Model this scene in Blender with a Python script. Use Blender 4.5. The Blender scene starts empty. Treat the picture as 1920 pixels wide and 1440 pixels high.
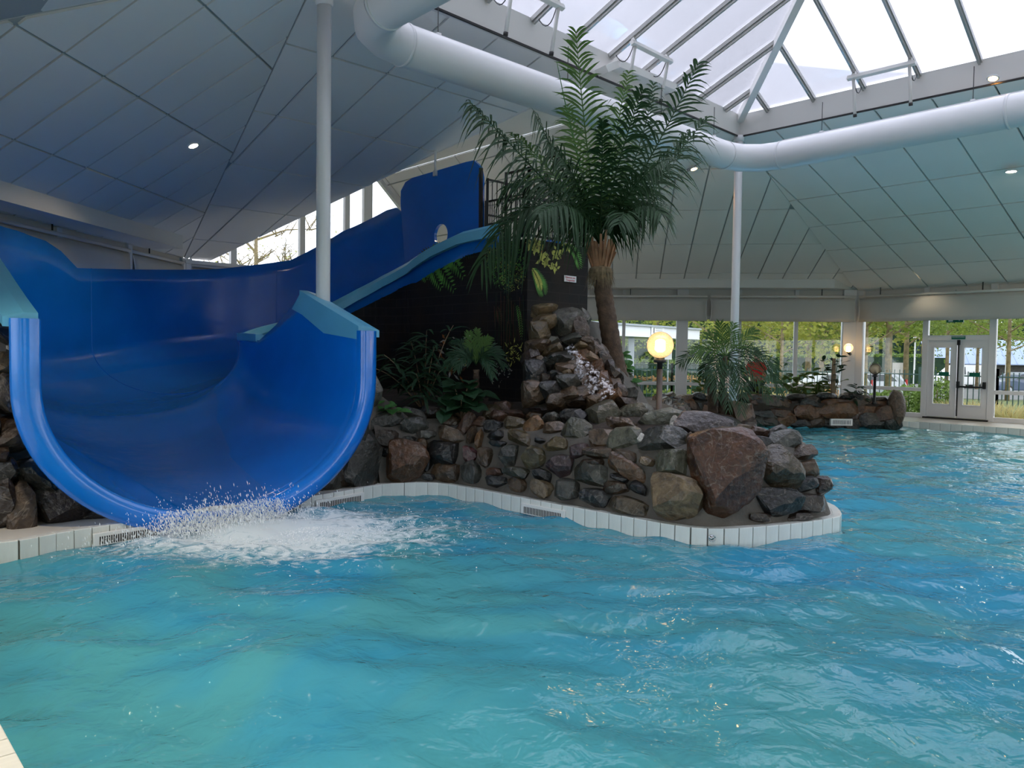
import bpy, bmesh, math, random
import numpy as np
from mathutils import Vector, Matrix, noise as mnoise
random.seed(7)
scn = bpy.context.scene
col = scn.collection
# ------------------------------------------------------------ camera
F_PX = 1442.0
CAM = Vector((0, 0, 1.75))
pitch = math.atan(55 / F_PX); roll = 0.0135
_F = Vector((0, math.cos(pitch), -math.sin(pitch)))
_U0 = Vector((0, math.sin(pitch), math.cos(pitch)))
_R0 = Vector((1, 0, 0))
_R = _R0 * math.cos(roll) + _U0 * math.sin(roll)
_U = _U0 * math.cos(roll) - _R0 * math.sin(roll)
cd = bpy.data.cameras.new('camera'); cam = bpy.data.objects.new('camera', cd); col.objects.link(cam)
cd.sensor_width = 36; cd.lens = F_PX / 1920 * 36; cd.clip_end = 500; cd.clip_start = 0.05
cam.matrix_world = Matrix(((_R.x, _U.x, -_F.x, CAM.x), (_R.y, _U.y, -_F.y, CAM.y), (_R.z, _U.z, -_F.z, CAM.z), (0, 0, 0, 1)))
scn.camera = cam
def ray(px, py): return _F + _R * ((px - 960) / F_PX) - _U * ((py - 720) / F_PX)
def at(px, py, Y):
    d = ray(px, py); return CAM + d * (Y / d.y)
def G(px, py, z):
    d = ray(px, py); return CAM + d * ((z - CAM.z) / d.z)
# ------------------------------------------------------------ building frame (u = outwards, v = along the slide's pool edge)
O0 = Vector((-2.91, 7.68, 0)); DU = Vector((-.6820, .7314, 0)); DV = Vector((.7314, .6820, 0))
def L(u, v, z=0.0): return O0 + DU * u + DV * v + Vector((0, 0, z))
def uv(p):
    q = Vector((p[0], p[1], 0)) - O0
    return q.dot(DU), q.dot(DV)
def on_u(px, py, u):      # pixel ray hits plane u = const
    d = ray(px, py); t = (u - (CAM - O0).dot(DU)) / d.dot(DU); return CAM + d * t
def on_v(px, py, v):
    d = ray(px, py); t = (v - (CAM - O0).dot(DV)) / d.dot(DV); return CAM + d * t
def on_vert(px, py, a, b):   # vertical plane through plan points a, b
    n = Vector((b[1] - a[1], a[0] - b[0], 0)); d = ray(px, py)
    return CAM + d * ((Vector((a[0], a[1], 0)) - CAM).dot(n) / d.dot(n))
# ------------------------------------------------------------ world, exposure
w = bpy.data.worlds.new('sky'); scn.world = w; w.use_nodes = True
nt = w.node_tree; nt.nodes.clear()
wo = nt.nodes.new('ShaderNodeOutputWorld'); bg = nt.nodes.new('ShaderNodeBackground')
tcw = nt.nodes.new('ShaderNodeTexCoord'); nw = nt.nodes.new('ShaderNodeTexNoise'); rw = nt.nodes.new('ShaderNodeValToRGB')
nw.inputs['Scale'].default_value = 2.2; nw.inputs['Detail'].default_value = 4
rw.color_ramp.elements[0].position = .3; rw.color_ramp.elements[0].color = (.70, .74, .86, 1)
rw.color_ramp.elements[1].position = .7; rw.color_ramp.elements[1].color = (.93, .94, 1.0, 1)
nt.links.new(tcw.outputs['Generated'], nw.inputs['Vector']); nt.links.new(nw.outputs['Fac'], rw.inputs['Fac'])
nt.links.new(rw.outputs['Color'], bg.inputs['Color']); nt.links.new(bg.outputs['Background'], wo.inputs['Surface'])
SKY = 1.0
bg.inputs['Strength'].default_value = SKY
scn.view_settings.view_transform = 'Standard'; scn.view_settings.look = 'None'
scn.view_settings.exposure = 1.85; scn.view_settings.gamma = 1.0; scn.view_settings.use_curve_mapping = False
try:
    w.cycles.sampling_method = 'AUTOMATIC'
    scn.cycles.use_denoising = True
    scn.cycles.max_bounces = 7; scn.cycles.diffuse_bounces = 3; scn.cycles.glossy_bounces = 3; scn.cycles.transparent_max_bounces = 16; scn.cycles.use_adaptive_sampling = True; scn.cycles.adaptive_threshold = .045
    scn.cycles.sample_clamp_indirect = 6; scn.cycles.caustics_refractive = False; scn.cycles.caustics_reflective = False
except Exception: pass
def portal(name, c, n, sx, sy, up=None):
    ld = bpy.data.lights.new(name, 'AREA'); ld.shape = 'RECTANGLE'; ld.size = sx; ld.size_y = sy
    o = bpy.data.objects.new(name, ld); col.objects.link(o)
    z = -Vector(n).normalized(); x = (up or Vector((0, 0, 1))).cross(z)
    if x.length < 1e-3: x = DV.copy()
    x.normalize(); y = z.cross(x)
    o.matrix_world = Matrix(((x.x, y.x, z.x, c[0]), (x.y, y.y, z.y, c[1]), (x.z, y.z, z.z, c[2]), (0, 0, 0, 1)))
    ld.cycles.is_portal = True
# ------------------------------------------------------------ mesh helpers
class MB:
    def __init__(s): s.v = []; s.f = []; s.m = []
    def add(s, vs, fs, mi=0):
        o = len(s.v); s.v += [tuple(p) for p in vs]; s.f += [tuple(i + o for i in f) for f in fs]; s.m += [mi] * len(fs); return s
    def box(s, c, size, ax=None, mi=0):
        ax = ax or (Vector((1, 0, 0)), Vector((0, 1, 0)), Vector((0, 0, 1)))
        c = Vector(c); h = [x / 2 for x in size]; vs = []
        for i in (-1, 1):
            for j in (-1, 1):
                for k in (-1, 1): vs.append(c + ax[0] * (i * h[0]) + ax[1] * (j * h[1]) + ax[2] * (k * h[2]))
        return s.add(vs, [(0, 1, 3, 2), (4, 6, 7, 5), (0, 4, 5, 1), (2, 3, 7, 6), (0, 2, 6, 4), (1, 5, 7, 3)], mi)
    def bar(s, a, b, wx, wz, up=Vector((0, 0, 1)), mi=0):   # rectangular bar from a to b
        a = Vector(a); b = Vector(b); d = b - a; l = d.length; d = d / l
        x = d.cross(up)
        if x.length < 1e-4: x = d.cross(Vector((0, 1, 0)))
        x.normalize(); z = x.cross(d)
        return s.box((a + b) / 2, (wx, l, wz), (x, d, z), mi)
    def tube(s, pts, r, n=8, cap=True, mi=0):
        pts = [Vector(p) for p in pts]; m = len(pts)
        rs = r if isinstance(r, (list, tuple)) else [r] * m
        vs = []; ref = None
        for i, p in enumerate(pts):
            t = (pts[min(i + 1, m - 1)] - pts[max(i - 1, 0)]).normalized()
            if ref is None:
                ref = t.cross(Vector((0, 0, 1)))
                if ref.length < .05: ref = t.cross(Vector((1, 0, 0)))
            x = (ref - t * ref.dot(t)).normalized(); ref = x; y = t.cross(x)
            for k in range(n):
                a = 2 * math.pi * k / n; vs.append(p + (x * math.cos(a) + y * math.sin(a)) * rs[i])
        fs = [(i * n + k, i * n + (k + 1) % n, (i + 1) * n + (k + 1) % n, (i + 1) * n + k) for i in range(m - 1) for k in range(n)]
        if cap: fs += [tuple(range(n - 1, -1, -1)), tuple(range((m - 1) * n, m * n))]
        return s.add(vs, fs, mi)
    def lathe(s, prof, n=20, c=(0, 0, 0), mi=0, ax=None):
        ax = ax or (Vector((1, 0, 0)), Vector((0, 1, 0)), Vector((0, 0, 1))); c = Vector(c); m = len(prof); vs = []
        for r, z in prof:
            for k in range(n):
                a = 2 * math.pi * k / n; vs.append(c + ax[0] * (r * math.cos(a)) + ax[1] * (r * math.sin(a)) + ax[2] * z)
        fs = [(i * n + k, i * n + (k + 1) % n, (i + 1) * n + (k + 1) % n, (i + 1) * n + k) for i in range(m - 1) for k in range(n)]
        fs += [tuple(range(n - 1, -1, -1)), tuple(range((m - 1) * n, m * n))]
        return s.add(vs, fs, mi)
    def slab(s, poly, nrm, th, mi=0):   # polygon (3-D points) extruded by th along nrm
        poly = [Vector(p) for p in poly]; n = len(poly); q = [p + nrm * th for p in poly]
        return s.add(poly + q, [tuple(range(n)), tuple(range(2 * n - 1, n - 1, -1))] + [(i, i + n, (i + 1) % n + n, (i + 1) % n) for i in range(n)], mi)
    def leaf(s, b, d, up, ln, wd, seg=3, droop=0.0, fold=.15, mi=0, shape=None):
        b = Vector(b); d = Vector(d).normalized(); sd = d.cross(up)
        if sd.length < 1e-3: sd = d.cross(Vector((1, .3, 0)))
        sd.normalize(); nn = sd.cross(d); vs = []; fs = []
        for i in range(seg + 1):
            t = i / seg; c = b + d * (ln * t) - Vector((0, 0, 1)) * (droop * ln * t * t)
            wdt = wd * .5 * (shape(t) if shape else math.sin(math.pi * min(1, .12 + .88 * t)) ** .8)
            if i == seg: wdt = wd * .02
            vs += [c - sd * wdt + nn * (fold * wdt), c, c + sd * wdt + nn * (fold * wdt)]
        for i in range(seg):
            a = i * 3; fs += [(a, a + 1, a + 4, a + 3), (a + 1, a + 2, a + 5, a + 4)]
        return s.add(vs, fs, mi)
    def build(s, name, mat, parent=None, smooth=False, origin=None):
        me = bpy.data.meshes.new(name)
        vs = np.array(s.v, dtype=float)
        if origin is None: c = Vector((vs.min(0) + vs.max(0)) / 2)
        else: c = Vector(origin)
        me.from_pydata([tuple(p) for p in (vs - np.array(c))], [], s.f)
        mats = mat if isinstance(mat, (list, tuple)) else [mat]
        for m in mats: me.materials.append(m)
        if len(mats) > 1: me.polygons.foreach_set('material_index', s.m)
        if smooth: me.polygons.foreach_set('use_smooth', [True] * len(s.f))
        me.update()
        o = bpy.data.objects.new(name, me); col.objects.link(o); o.location = c
        if parent: setpar(o, parent)
        return o
def wloc(o):
    v = Vector(o.location)
    while o.parent: o = o.parent; v += Vector(o.location)
    return v
def setpar(o, p):
    o.parent = p; o.location = Vector(o.location) - wloc(p)
def tag(o, label=None, cat=None, group=None, kind=None):
    if label: o['label'] = label
    if cat: o['category'] = cat
    if group: o['group'] = group
    if kind: o['kind'] = kind
    return o
def thing(name, loc, label, cat, group=None, kind=None):
    o = bpy.data.objects.new(name, None); col.objects.link(o); o.location = loc; o.empty_display_size = .1
    return tag(o, label, cat, group, kind)
def struct(name, loc=(0, 0, 0)):
    return thing(name, loc, None, None, kind='structure')
def inst(name, src, loc, parent=None, rot=None, scale=None):   # shares mesh data
    o = bpy.data.objects.new(name, src.data if hasattr(src, 'data') else src); col.objects.link(o); o.location = loc
    if rot is not None: o.rotation_euler = rot
    if scale is not None: o.scale = scale
    if parent: setpar(o, parent)
    return o
def bevel(o, wd=.01, seg=2):
    m = o.modifiers.new('bevel', 'BEVEL'); m.width = wd; m.segments = seg; m.limit_method = 'ANGLE'; return o
def bez(a, b, c, n):
    a, b, c = Vector(a), Vector(b), Vector(c)
    return [a * (1 - t) ** 2 + b * (2 * t * (1 - t)) + c * t * t for t in [i / n for i in range(n + 1)]]
def thru(a, m, c, n):   # quadratic through a, m (t=.5), c
    a, m, c = Vector(a), Vector(m), Vector(c); return bez(a, m * 2 - (a + c) * .5, c, n)
# ------------------------------------------------------------ materials
def nodes(name):
    m = bpy.data.materials.new(name); m.use_nodes = True; t = m.node_tree
    return m, t, t.nodes['Principled BSDF'], t.nodes['Material Output']
def MT(name, c, rough=.5, metal=0, var=None, bump=None, coat=0, emit=None, coord='Object', c2=None, trans=0, ior=1.5, spec=.5):
    m, t, p, out = nodes(name)
    p.inputs['Base Color'].default_value = (*c, 1); p.inputs['Roughness'].default_value = rough; p.inputs['Metallic'].default_value = metal
    p.inputs['Coat Weight'].default_value = coat; p.inputs['Coat Roughness'].default_value = .08
    p.inputs['Transmission Weight'].default_value = trans; p.inputs['IOR'].default_value = ior; p.inputs['Specular IOR Level'].default_value = spec
    if emit: p.inputs['Emission Color'].default_value = (*emit[0], 1); p.inputs['Emission Strength'].default_value = emit[1]
    if var or bump:
        tc = t.nodes.new('ShaderNodeTexCoord'); src = tc.outputs[coord]
        if coord == 'World':
            pass
        if var:
            n = t.nodes.new('ShaderNodeTexNoise'); n.inputs['Scale'].default_value = var[0]; n.inputs['Detail'].default_value = 5
            t.links.new(src, n.inputs['Vector']); r = t.nodes.new('ShaderNodeMix'); r.data_type = 'RGBA'
            mr = t.nodes.new('ShaderNodeMapRange'); mr.inputs['From Min'].default_value = .3; mr.inputs['From Max'].default_value = .7
            t.links.new(n.outputs['Fac'], mr.inputs['Value']); t.links.new(mr.outputs['Result'], r.inputs['Factor'])
            b2 = c2 or tuple(min(1, x * (1 + var[1])) for x in c); b1 = c if c2 else tuple(x * (1 - var[1]) for x in c)
            r.inputs['A'].default_value = (*b1, 1); r.inputs['B'].default_value = (*b2, 1)
            t.links.new(r.outputs['Result'], p.inputs['Base Color'])
        if bump:
            n = t.nodes.new('ShaderNodeTexNoise'); n.inputs['Scale'].default_value = bump[0]; n.inputs['Detail'].default_value = 6
            t.links.new(src, n.inputs['Vector']); b = t.nodes.new('ShaderNodeBump'); b.inputs['Strength'].default_value = bump[1]; b.inputs['Distance'].default_value = .02
            t.links.new(n.outputs['Fac'], b.inputs['Height']); t.links.new(b.outputs['Normal'], p.inputs['Normal'])
    return m
def leafmat(name, c, c2, trans=.25, rough=.45):
    m, t, p, out = nodes(name)
    tc = t.nodes.new('ShaderNodeTexCoord'); n = t.nodes.new('ShaderNodeTexNoise'); n.inputs['Scale'].default_value = 3.5
    r = t.nodes.new('ShaderNodeMix'); r.data_type = 'RGBA'; r.inputs['A'].default_value = (*c, 1); r.inputs['B'].default_value = (*c2, 1)
    t.links.new(tc.outputs['Object'], n.inputs['Vector']); t.links.new(n.outputs['Fac'], r.inputs['Factor'])
    t.links.new(r.outputs['Result'], p.inputs['Base Color']); p.inputs['Roughness'].default_value = max(.55, rough); p.inputs['Specular IOR Level'].default_value = .25
    tr = t.nodes.new('ShaderNodeBsdfTranslucent'); t.links.new(r.outputs['Result'], tr.inputs['Color'])
    mx = t.nodes.new('ShaderNodeMixShader'); mx.inputs['Fac'].default_value = trans
    t.links.new(p.outputs['BSDF'], mx.inputs[1]); t.links.new(tr.outputs['BSDF'], mx.inputs[2]); t.links.new(mx.outputs['Shader'], out.inputs['Surface'])
    return m
def glassmat(name, tint, body=None, bodyfac=0, ior=1.45, rough=.0, bump=None):
    m, t, p, out = nodes(name); t.nodes.remove(p)
    fr = t.nodes.new('ShaderNodeFresnel'); fr.inputs['IOR'].default_value = ior
    tr = t.nodes.new('ShaderNodeBsdfTransparent'); tr.inputs['Color'].default_value = (*tint, 1)
    gl = t.nodes.new('ShaderNodeBsdfGlossy'); gl.inputs['Roughness'].default_value = rough
    last = tr.outputs['BSDF']
    if body:
        df = t.nodes.new('ShaderNodeBsdfTranslucent'); df.inputs['Color'].default_value = (*body, 1)
        m0 = t.nodes.new('ShaderNodeMixShader'); m0.inputs['Fac'].default_value = bodyfac
        t.links.new(last, m0.inputs[1]); t.links.new(df.outputs['BSDF'], m0.inputs[2]); last = m0.outputs['Shader']
    mx = t.nodes.new('ShaderNodeMixShader'); t.links.new(fr.outputs['Fac'], mx.inputs['Fac'])
    t.links.new(last, mx.inputs[1]); t.links.new(gl.outputs['BSDF'], mx.inputs[2]); t.links.new(mx.outputs['Shader'], out.inputs['Surface'])
    if bump:
        tc = t.nodes.new('ShaderNodeTexCoord'); n = t.nodes.new('ShaderNodeTexNoise'); n.inputs['Scale'].default_value = bump[0]
        t.links.new(tc.outputs['Object'], n.inputs['Vector']); b = t.nodes.new('ShaderNodeBump'); b.inputs['Strength'].default_value = bump[1]; b.inputs['Distance'].default_value = .03
        t.links.new(n.outputs['Fac'], b.inputs['Height']); t.links.new(b.outputs['Normal'], fr.inputs['Normal']); t.links.new(b.outputs['Normal'], gl.inputs['Normal'])
    return m
K = {}
K['panel'] = MT('ceiling_panel', (.90, .89, .86), .8, var=(.6, .03))
K['panel_gap'] = MT('ceiling_grid', (.42, .45, .46), .7)
K['white'] = MT('white_paint', (.80, .79, .76), .45)
K['white_frame'] = MT('white_frame', (.85, .85, .86), .35)
K['cream'] = MT('cream_plaster', (.82, .78, .72), .7, var=(1.2, .05))
K['grey_metal'] = MT('grey_aluminium', (.42, .42, .40), .35, metal=.4)
K['duct'] = MT('duct_paint', (.78, .78, .79), .4)
K['black'] = MT('black_metal', (.012, .012, .013), .4)
K['dark_plastic'] = MT('dark_plastic', (.02, .02, .022), .4)
K['blue'] = MT('slide_blue', (.004, .19, .74), .20, var=(.9, .12), bump=(28, .06), coat=.5)
K['blue_light'] = MT('slide_light_blue', (.13, .48, .72), .35, var=(2, .06))
K['tile'] = MT('pool_tile_white', (.74, .76, .72), .2, var=(4, .06))
K['grout'] = MT('tile_grout', (.22, .22, .20), .9)
K['mortar'] = MT('mortar', (.085, .075, .062), .75, var=(3, .35), bump=(18, .6))
K['soil'] = MT('soil', (.035, .025, .018), .9, bump=(12, .8))
K['glass'] = glassmat('window_glass', (.96, .98, .97))
K['sky_glass'] = glassmat('skylight_pane', (.93, .94, .98), body=(.95, .95, 1.0), bodyfac=.35, ior=1.3, rough=.2)
K['blind'] = MT('blind_fabric', (.62, .61, .58), .9, var=(.8, .04))
K['deck'] = MT('deck_tile', (.62, .60, .55), .35, var=(2, .06))
K['trunk'] = MT('palm_trunk', (.075, .048, .03), .85, var=(9, .5), bump=(30, .9))
K['husk'] = MT('palm_husk', (.30, .16, .085), .8, var=(8, .35))
K['fibre'] = MT('palm_fibre', (.20, .15, .085), .95, var=(20, .4))
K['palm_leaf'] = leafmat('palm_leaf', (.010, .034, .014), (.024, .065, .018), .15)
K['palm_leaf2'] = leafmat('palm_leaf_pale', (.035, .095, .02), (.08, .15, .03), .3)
K['leaf_dark'] = leafmat('leaf_dark', (.007, .026, .012), (.016, .055, .02), .15)
K['leaf_mid'] = leafmat('leaf_mid', (.03, .13, .03), (.08, .22, .05), .3)
K['leaf_olive'] = leafmat('leaf_olive', (.07, .13, .02), (.14, .20, .04), .35)
K['leaf_spring'] = leafmat('leaf_spring', (.22, .26, .035), (.40, .40, .08), .45)
K['leaf_spring2'] = leafmat('leaf_spring_green', (.11, .19, .03), (.26, .31, .055), .45)
K['hedge'] = leafmat('hedge_leaf', (.07, .15, .03), (.20, .28, .05), .3)
K['hedge_red'] = leafmat('hedge_russet', (.35, .16, .07), (.45, .30, .12), .3)
K['grass_dry'] = leafmat('dry_grass', (.45, .36, .14), (.55, .48, .22), .4)
K['bark'] = MT('tree_bark', (.22, .17, .09), .9, var=(5, .4), bump=(14, .8))
K['stem'] = MT('plant_stem', (.25, .17, .10), .8, var=(8, .3))
K['green_metal'] = MT('fence_green', (.02, .06, .05), .5)
K['skin'] = MT('skin', (.55, .33, .24), .5)
K['red_cloth'] = MT('red_cloth', (.60, .02, .02), .8)
K['black_cloth'] = MT('black_cloth', (.012, .012, .014), .85)
K['rubber'] = MT('rubber', (.015, .015, .016), .7)
K['chrome'] = MT('steel', (.6, .6, .6), .25, metal=1)
K['sign_green'] = MT('sign_green', (.0, .16, .10), .4)
K['sign_white'] = MT('sign_white', (.85, .85, .85), .5)
K['sign_red'] = MT('sign_red', (.65, .03, .05), .5)
K['slot'] = MT('grate_slot', (.01, .01, .01), .8)
# stones: one material, colour from the object
def stone_mat():
    m, t, p, out = nodes('stone'); oi = t.nodes.new('ShaderNodeObjectInfo'); tc = t.nodes.new('ShaderNodeTexCoord')
    add = t.nodes.new('ShaderNodeVectorMath'); add.operation = 'ADD'; mul = t.nodes.new('ShaderNodeVectorMath'); mul.operation = 'SCALE'; mul.inputs['Scale'].default_value = 1
    cmb = t.nodes.new('ShaderNodeCombineXYZ')
    ml = t.nodes.new('ShaderNodeMath'); ml.operation = 'MULTIPLY'; ml.inputs[1].default_value = 37
    t.links.new(oi.outputs['Random'], ml.inputs[0]); t.links.new(ml.outputs[0], cmb.inputs[0]); t.links.new(ml.outputs[0], cmb.inputs[2])
    geo = t.nodes.new('ShaderNodeNewGeometry')
    t.links.new(geo.outputs['Position'], add.inputs[0]); t.links.new(cmb.outputs[0], add.inputs[1])
    n = t.nodes.new('ShaderNodeTexNoise'); n.inputs['Scale'].default_value = 7; n.inputs['Detail'].default_value = 8; n.inputs['Roughness'].default_value = .65
    n.inputs['Distortion'].default_value = .8
    t.links.new(add.outputs[0], n.inputs['Vector'])
    mr = t.nodes.new('ShaderNodeMapRange'); mr.inputs['From Min'].default_value = .3; mr.inputs['From Max'].default_value = .72; mr.inputs['To Min'].default_value = .25; mr.inputs['To Max'].default_value = 1.9
    t.links.new(n.outputs['Fac'], mr.inputs['Value'])
    mm = t.nodes.new('ShaderNodeMix'); mm.data_type = 'RGBA'; mm.blend_type = 'MULTIPLY'; mm.inputs['Factor'].default_value = 1
    t.links.new(oi.outputs['Color'], mm.inputs['A']); t.links.new(mr.outputs['Result'], mm.inputs['B'])
    # pale mineral veins
    wv = t.nodes.new('ShaderNodeTexNoise'); wv.inputs['Scale'].default_value = 2.6; wv.inputs['Detail'].default_value = 3; wv.inputs['Distortion'].default_value = 1.6
    t.links.new(add.outputs[0], wv.inputs['Vector'])
    sb = t.nodes.new('ShaderNodeMath'); sb.operation = 'SUBTRACT'; sb.inputs[1].default_value = .5; t.links.new(wv.outputs['Fac'], sb.inputs[0])
    ab = t.nodes.new('ShaderNodeMath'); ab.operation = 'ABSOLUTE'; t.links.new(sb.outputs[0], ab.inputs[0])
    m2 = t.nodes.new('ShaderNodeMapRange'); m2.inputs['From Min'].default_value = 0; m2.inputs['From Max'].default_value = .012; m2.inputs['To Min'].default_value = .28; m2.inputs['To Max'].default_value = 0
    t.links.new(ab.outputs[0], m2.inputs['Value'])
    m3 = t.nodes.new('ShaderNodeMix'); m3.data_type = 'RGBA'; m3.inputs['B'].default_value = (.34, .30, .25, 1)
    t.links.new(m2.outputs['Result'], m3.inputs['Factor']); t.links.new(mm.outputs['Result'], m3.inputs['A'])
    t.links.new(m3.outputs['Result'], p.inputs['Base Color'])
    p.inputs['Roughness'].default_value = .31
    b = t.nodes.new('ShaderNodeBump'); b.inputs['Strength'].default_value = .9; b.inputs['Distance'].default_value = .03
    n2 = t.nodes.new('ShaderNodeTexNoise'); n2.inputs['Scale'].default_value = 16; n2.inputs['Detail'].default_value = 8
    t.links.new(add.outputs[0], n2.inputs['Vector']); t.links.new(n2.outputs['Fac'], b.inputs['Height']); t.links.new(b.outputs['Normal'], p.inputs['Normal'])
    return m
K['stone'] = stone_mat()
SC = dict(lime=(.75, .74, .74), grey=(.16, .155, .145), grey_dark=(.085, .088, .085), grey_light=(.22, .23, .20), black=(.028, .028, .030), brown=(.115, .075, .048), brown_dk=(.06, .038, .026), dkbrown=(.05, .034, .026),
          redbrown=(.12, .062, .042), olive=(.14, .105, .055), olive_grey=(.12, .12, .09), olive_dk=(.055, .055, .042), olive_light=(.20, .17, .10), orange=(.22, .12, .055), orange_brown=(.20, .105, .055),
          rust=(.17, .08, .038), rust_red=(.115, .045, .022), purple=(.09, .055, .062), purple_grey=(.10, .08, .085), maroon=(.10, .028, .032), tan=(.25, .18, .11), tan_dk=(.15, .11, .065), tan_pink=(.28, .19, .13), dkgrey=(.05, .052, .05), grey_brown=(.13, .11, .095), brown_olive=(.10, .075, .045))
# ============================================================ THE HALL
ZC, ZE, DECK = 6.3, 3.8, .15
UC, VC1, VC2, UC2 = .585, 1.46, 10.54, -8.5
E0 = Vector((-8.28, 6.83, 0)); E1 = L(10.1, 3.29); E2 = Vector((.23, 24.2, 0)); E3 = Vector((10.2, 22.9, 0))
E4 = E3 - DU * 12.5; E5 = L(-18, 13.7); E6 = L(-18, 1.0); E7 = L(-9.5, -4.47)
C1, C2 = L(UC, VC1), L(.95, 11.15)
SV = (C2 - C1).normalized(); SU = Vector((-SV.y, SV.x, 0)); SL = (C2 - C1).length
C3, C4 = C2 - SU * SL, C1 - SU * SL
CEN = (C1 + C3) / 2
def Z(p, z): return Vector((p[0], p[1], z))
# light comes in by the skylight and the glazed walls
portal('skylight_portal', CEN + Vector((0, 0, ZC + .05)), (0, 0, -1), SL, SL)
def wall_portal(a, b, z0, z1, name):
    d = Vector((b[0] - a[0], b[1] - a[1], 0)); n = Vector((-d.y, d.x, 0)).normalized(); m = (Vector(a) + Vector(b)) / 2
    if (CEN - m).dot(n) < 0: n = -n
    portal(name, Z(m, (z0 + z1) / 2) - n * .12, n, d.length, z1 - z0)
for i, (a, b) in enumerate([(E2, E3), (E3, E4), (E4, E5), (E5, E6), (E6, E7), (E7, E0), (E0, E1), (E1, L(10.1, 13.7))]): wall_portal(a, b, .3, 2.9, 'window_portal')
# ---- pool basin + land
FRONT_PX = [(0, 1017), (120, 997), (240, 979), (330, 967), (420, 955), (520, 940), (590, 929), (640, 921), (716, 908), (754, 905.5), (786, 904.5), (830, 906.5), (870, 912.6), (911, 920), (992, 935.6), (1073, 950.5), (1155, 965), (1229, 978.5), (1275, 986), (1310, 990), (1358, 991), (1426, 987), (1496, 980), (1545, 973), (1572, 967)]
FRONT = [G(x, y, DECK) for x, y in FRONT_PX]
LEFTX = [L(.30, -2.52)]
BACK = [Vector(p + (0,)) for p in [(3.48, 8.15), (3.52, 8.5), (3.38, 8.9), (3.0, 9.35), (2.75, 10), (2.8, 11.5), (3.2, 13), (3.3, 15), (3.4, 17.2), (4.0, 18.6), (5.2, 19.15), (7.2, 19.35), (9.2, 19.5), (9.85, 19.75), (10.05, 20.1)]]
EDGE_R = [L(-.2, 18.2), L(-11, 18.2)]
land = LEFTX + FRONT + BACK + EDGE_R + [L(-11, 19.9), E3, E2, E1, E0, L(.30, -4.45)]
def smooth_line(pts, step):
    pts = [Vector((p[0], p[1], 0)) for p in pts]; out = [pts[0]]; acc = 0
    # catmull-rom then uniform resample
    den = []
    for i in range(len(pts) - 1):
        p0, p1, p2, p3 = pts[max(i - 1, 0)], pts[i], pts[i + 1], pts[min(i + 2, len(pts) - 1)]
        for k in range(12):
            t = k / 12; den.append(.5 * ((2 * p1) + (p2 - p0) * t + (2 * p0 - 5 * p1 + 4 * p2 - p3) * t * t + (3 * p1 - p0 - 3 * p2 + p3) * t ** 3))
    den.append(pts[-1])
    for i in range(1, len(den)):
        a, b = den[i - 1], den[i]; sl = (b - a).length
        while acc + sl >= step:
            a = a + (b - a).normalized() * (step - acc); sl = (b - a).length; out.append(a.copy()); acc = 0
        acc += sl
    return out
m = MB(); m.slab([Z(p, -1.3) for p in land], Vector((0, 0, 1)), 1.3 + DECK)
m.m = [1, 0] + [1] * (len(m.f) - 2); LANDM = m
m = MB(); m.slab([Z(p, -1.3) for p in (L(-17.5, -4.45), L(3, -4.45), L(.3, -2.52), L(-17.5, -2.52))], Vector((0, 0, 1)), 1.3 + DECK)
tag(m.build('floor', K['deck']), kind='structure')
m = MB(); m.slab([Z(p, -1.3) for p in (L(-18, -2.52), L(-11, -2.52), L(-11, 19.9), L(-18, 13.7))], Vector((0, 0, 1)), 1.3 + DECK)
tag(m.build('floor', K['deck']), kind='structure')
# pool floor: turquoise with faint joints
def pool_floor_mat():
    m, t, p, out = nodes('pool_floor'); geo = t.nodes.new('ShaderNodeNewGeometry')
    mp = t.nodes.new('ShaderNodeMapping'); mp.inputs['Rotation'].default_value = (0, 0, math.radians(-43)); t.links.new(geo.outputs['Position'], mp.inputs['Vector'])
    br = t.nodes.new('ShaderNodeTexBrick'); br.offset = 0; br.inputs['Scale'].default_value = 1; br.inputs['Brick Width'].default_value = .5; br.inputs['Row Height'].default_value = .5; br.inputs['Mortar Size'].default_value = .006
    br.inputs['Color1'].default_value = (.09, .50, .60, 1); br.inputs['Color2'].default_value = (.08, .47, .58, 1); br.inputs['Mortar'].default_value = (.05, .40, .50, 1)
    t.links.new(mp.outputs['Vector'], br.inputs['Vector']); t.links.new(br.outputs['Color'], p.inputs['Base Color']); p.inputs['Roughness'].default_value = .5
    return m
K['pool_floor'] = pool_floor_mat(); K['pool_wall'] = MT('pool_wall', (.09, .56, .68), .5)
tag(LANDM.build('floor', [K['deck'], K['pool_wall']]), kind='structure')
m = MB(); m.slab([L(-18, -4, -1.35), L(4, -4, -1.35), L(12, 20, -1.35), L(-18, 20, -1.35)], Vector((0, 0, -1)), .1)
tag(m.build('pool_floor', K['pool_floor']), kind='structure')
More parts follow.
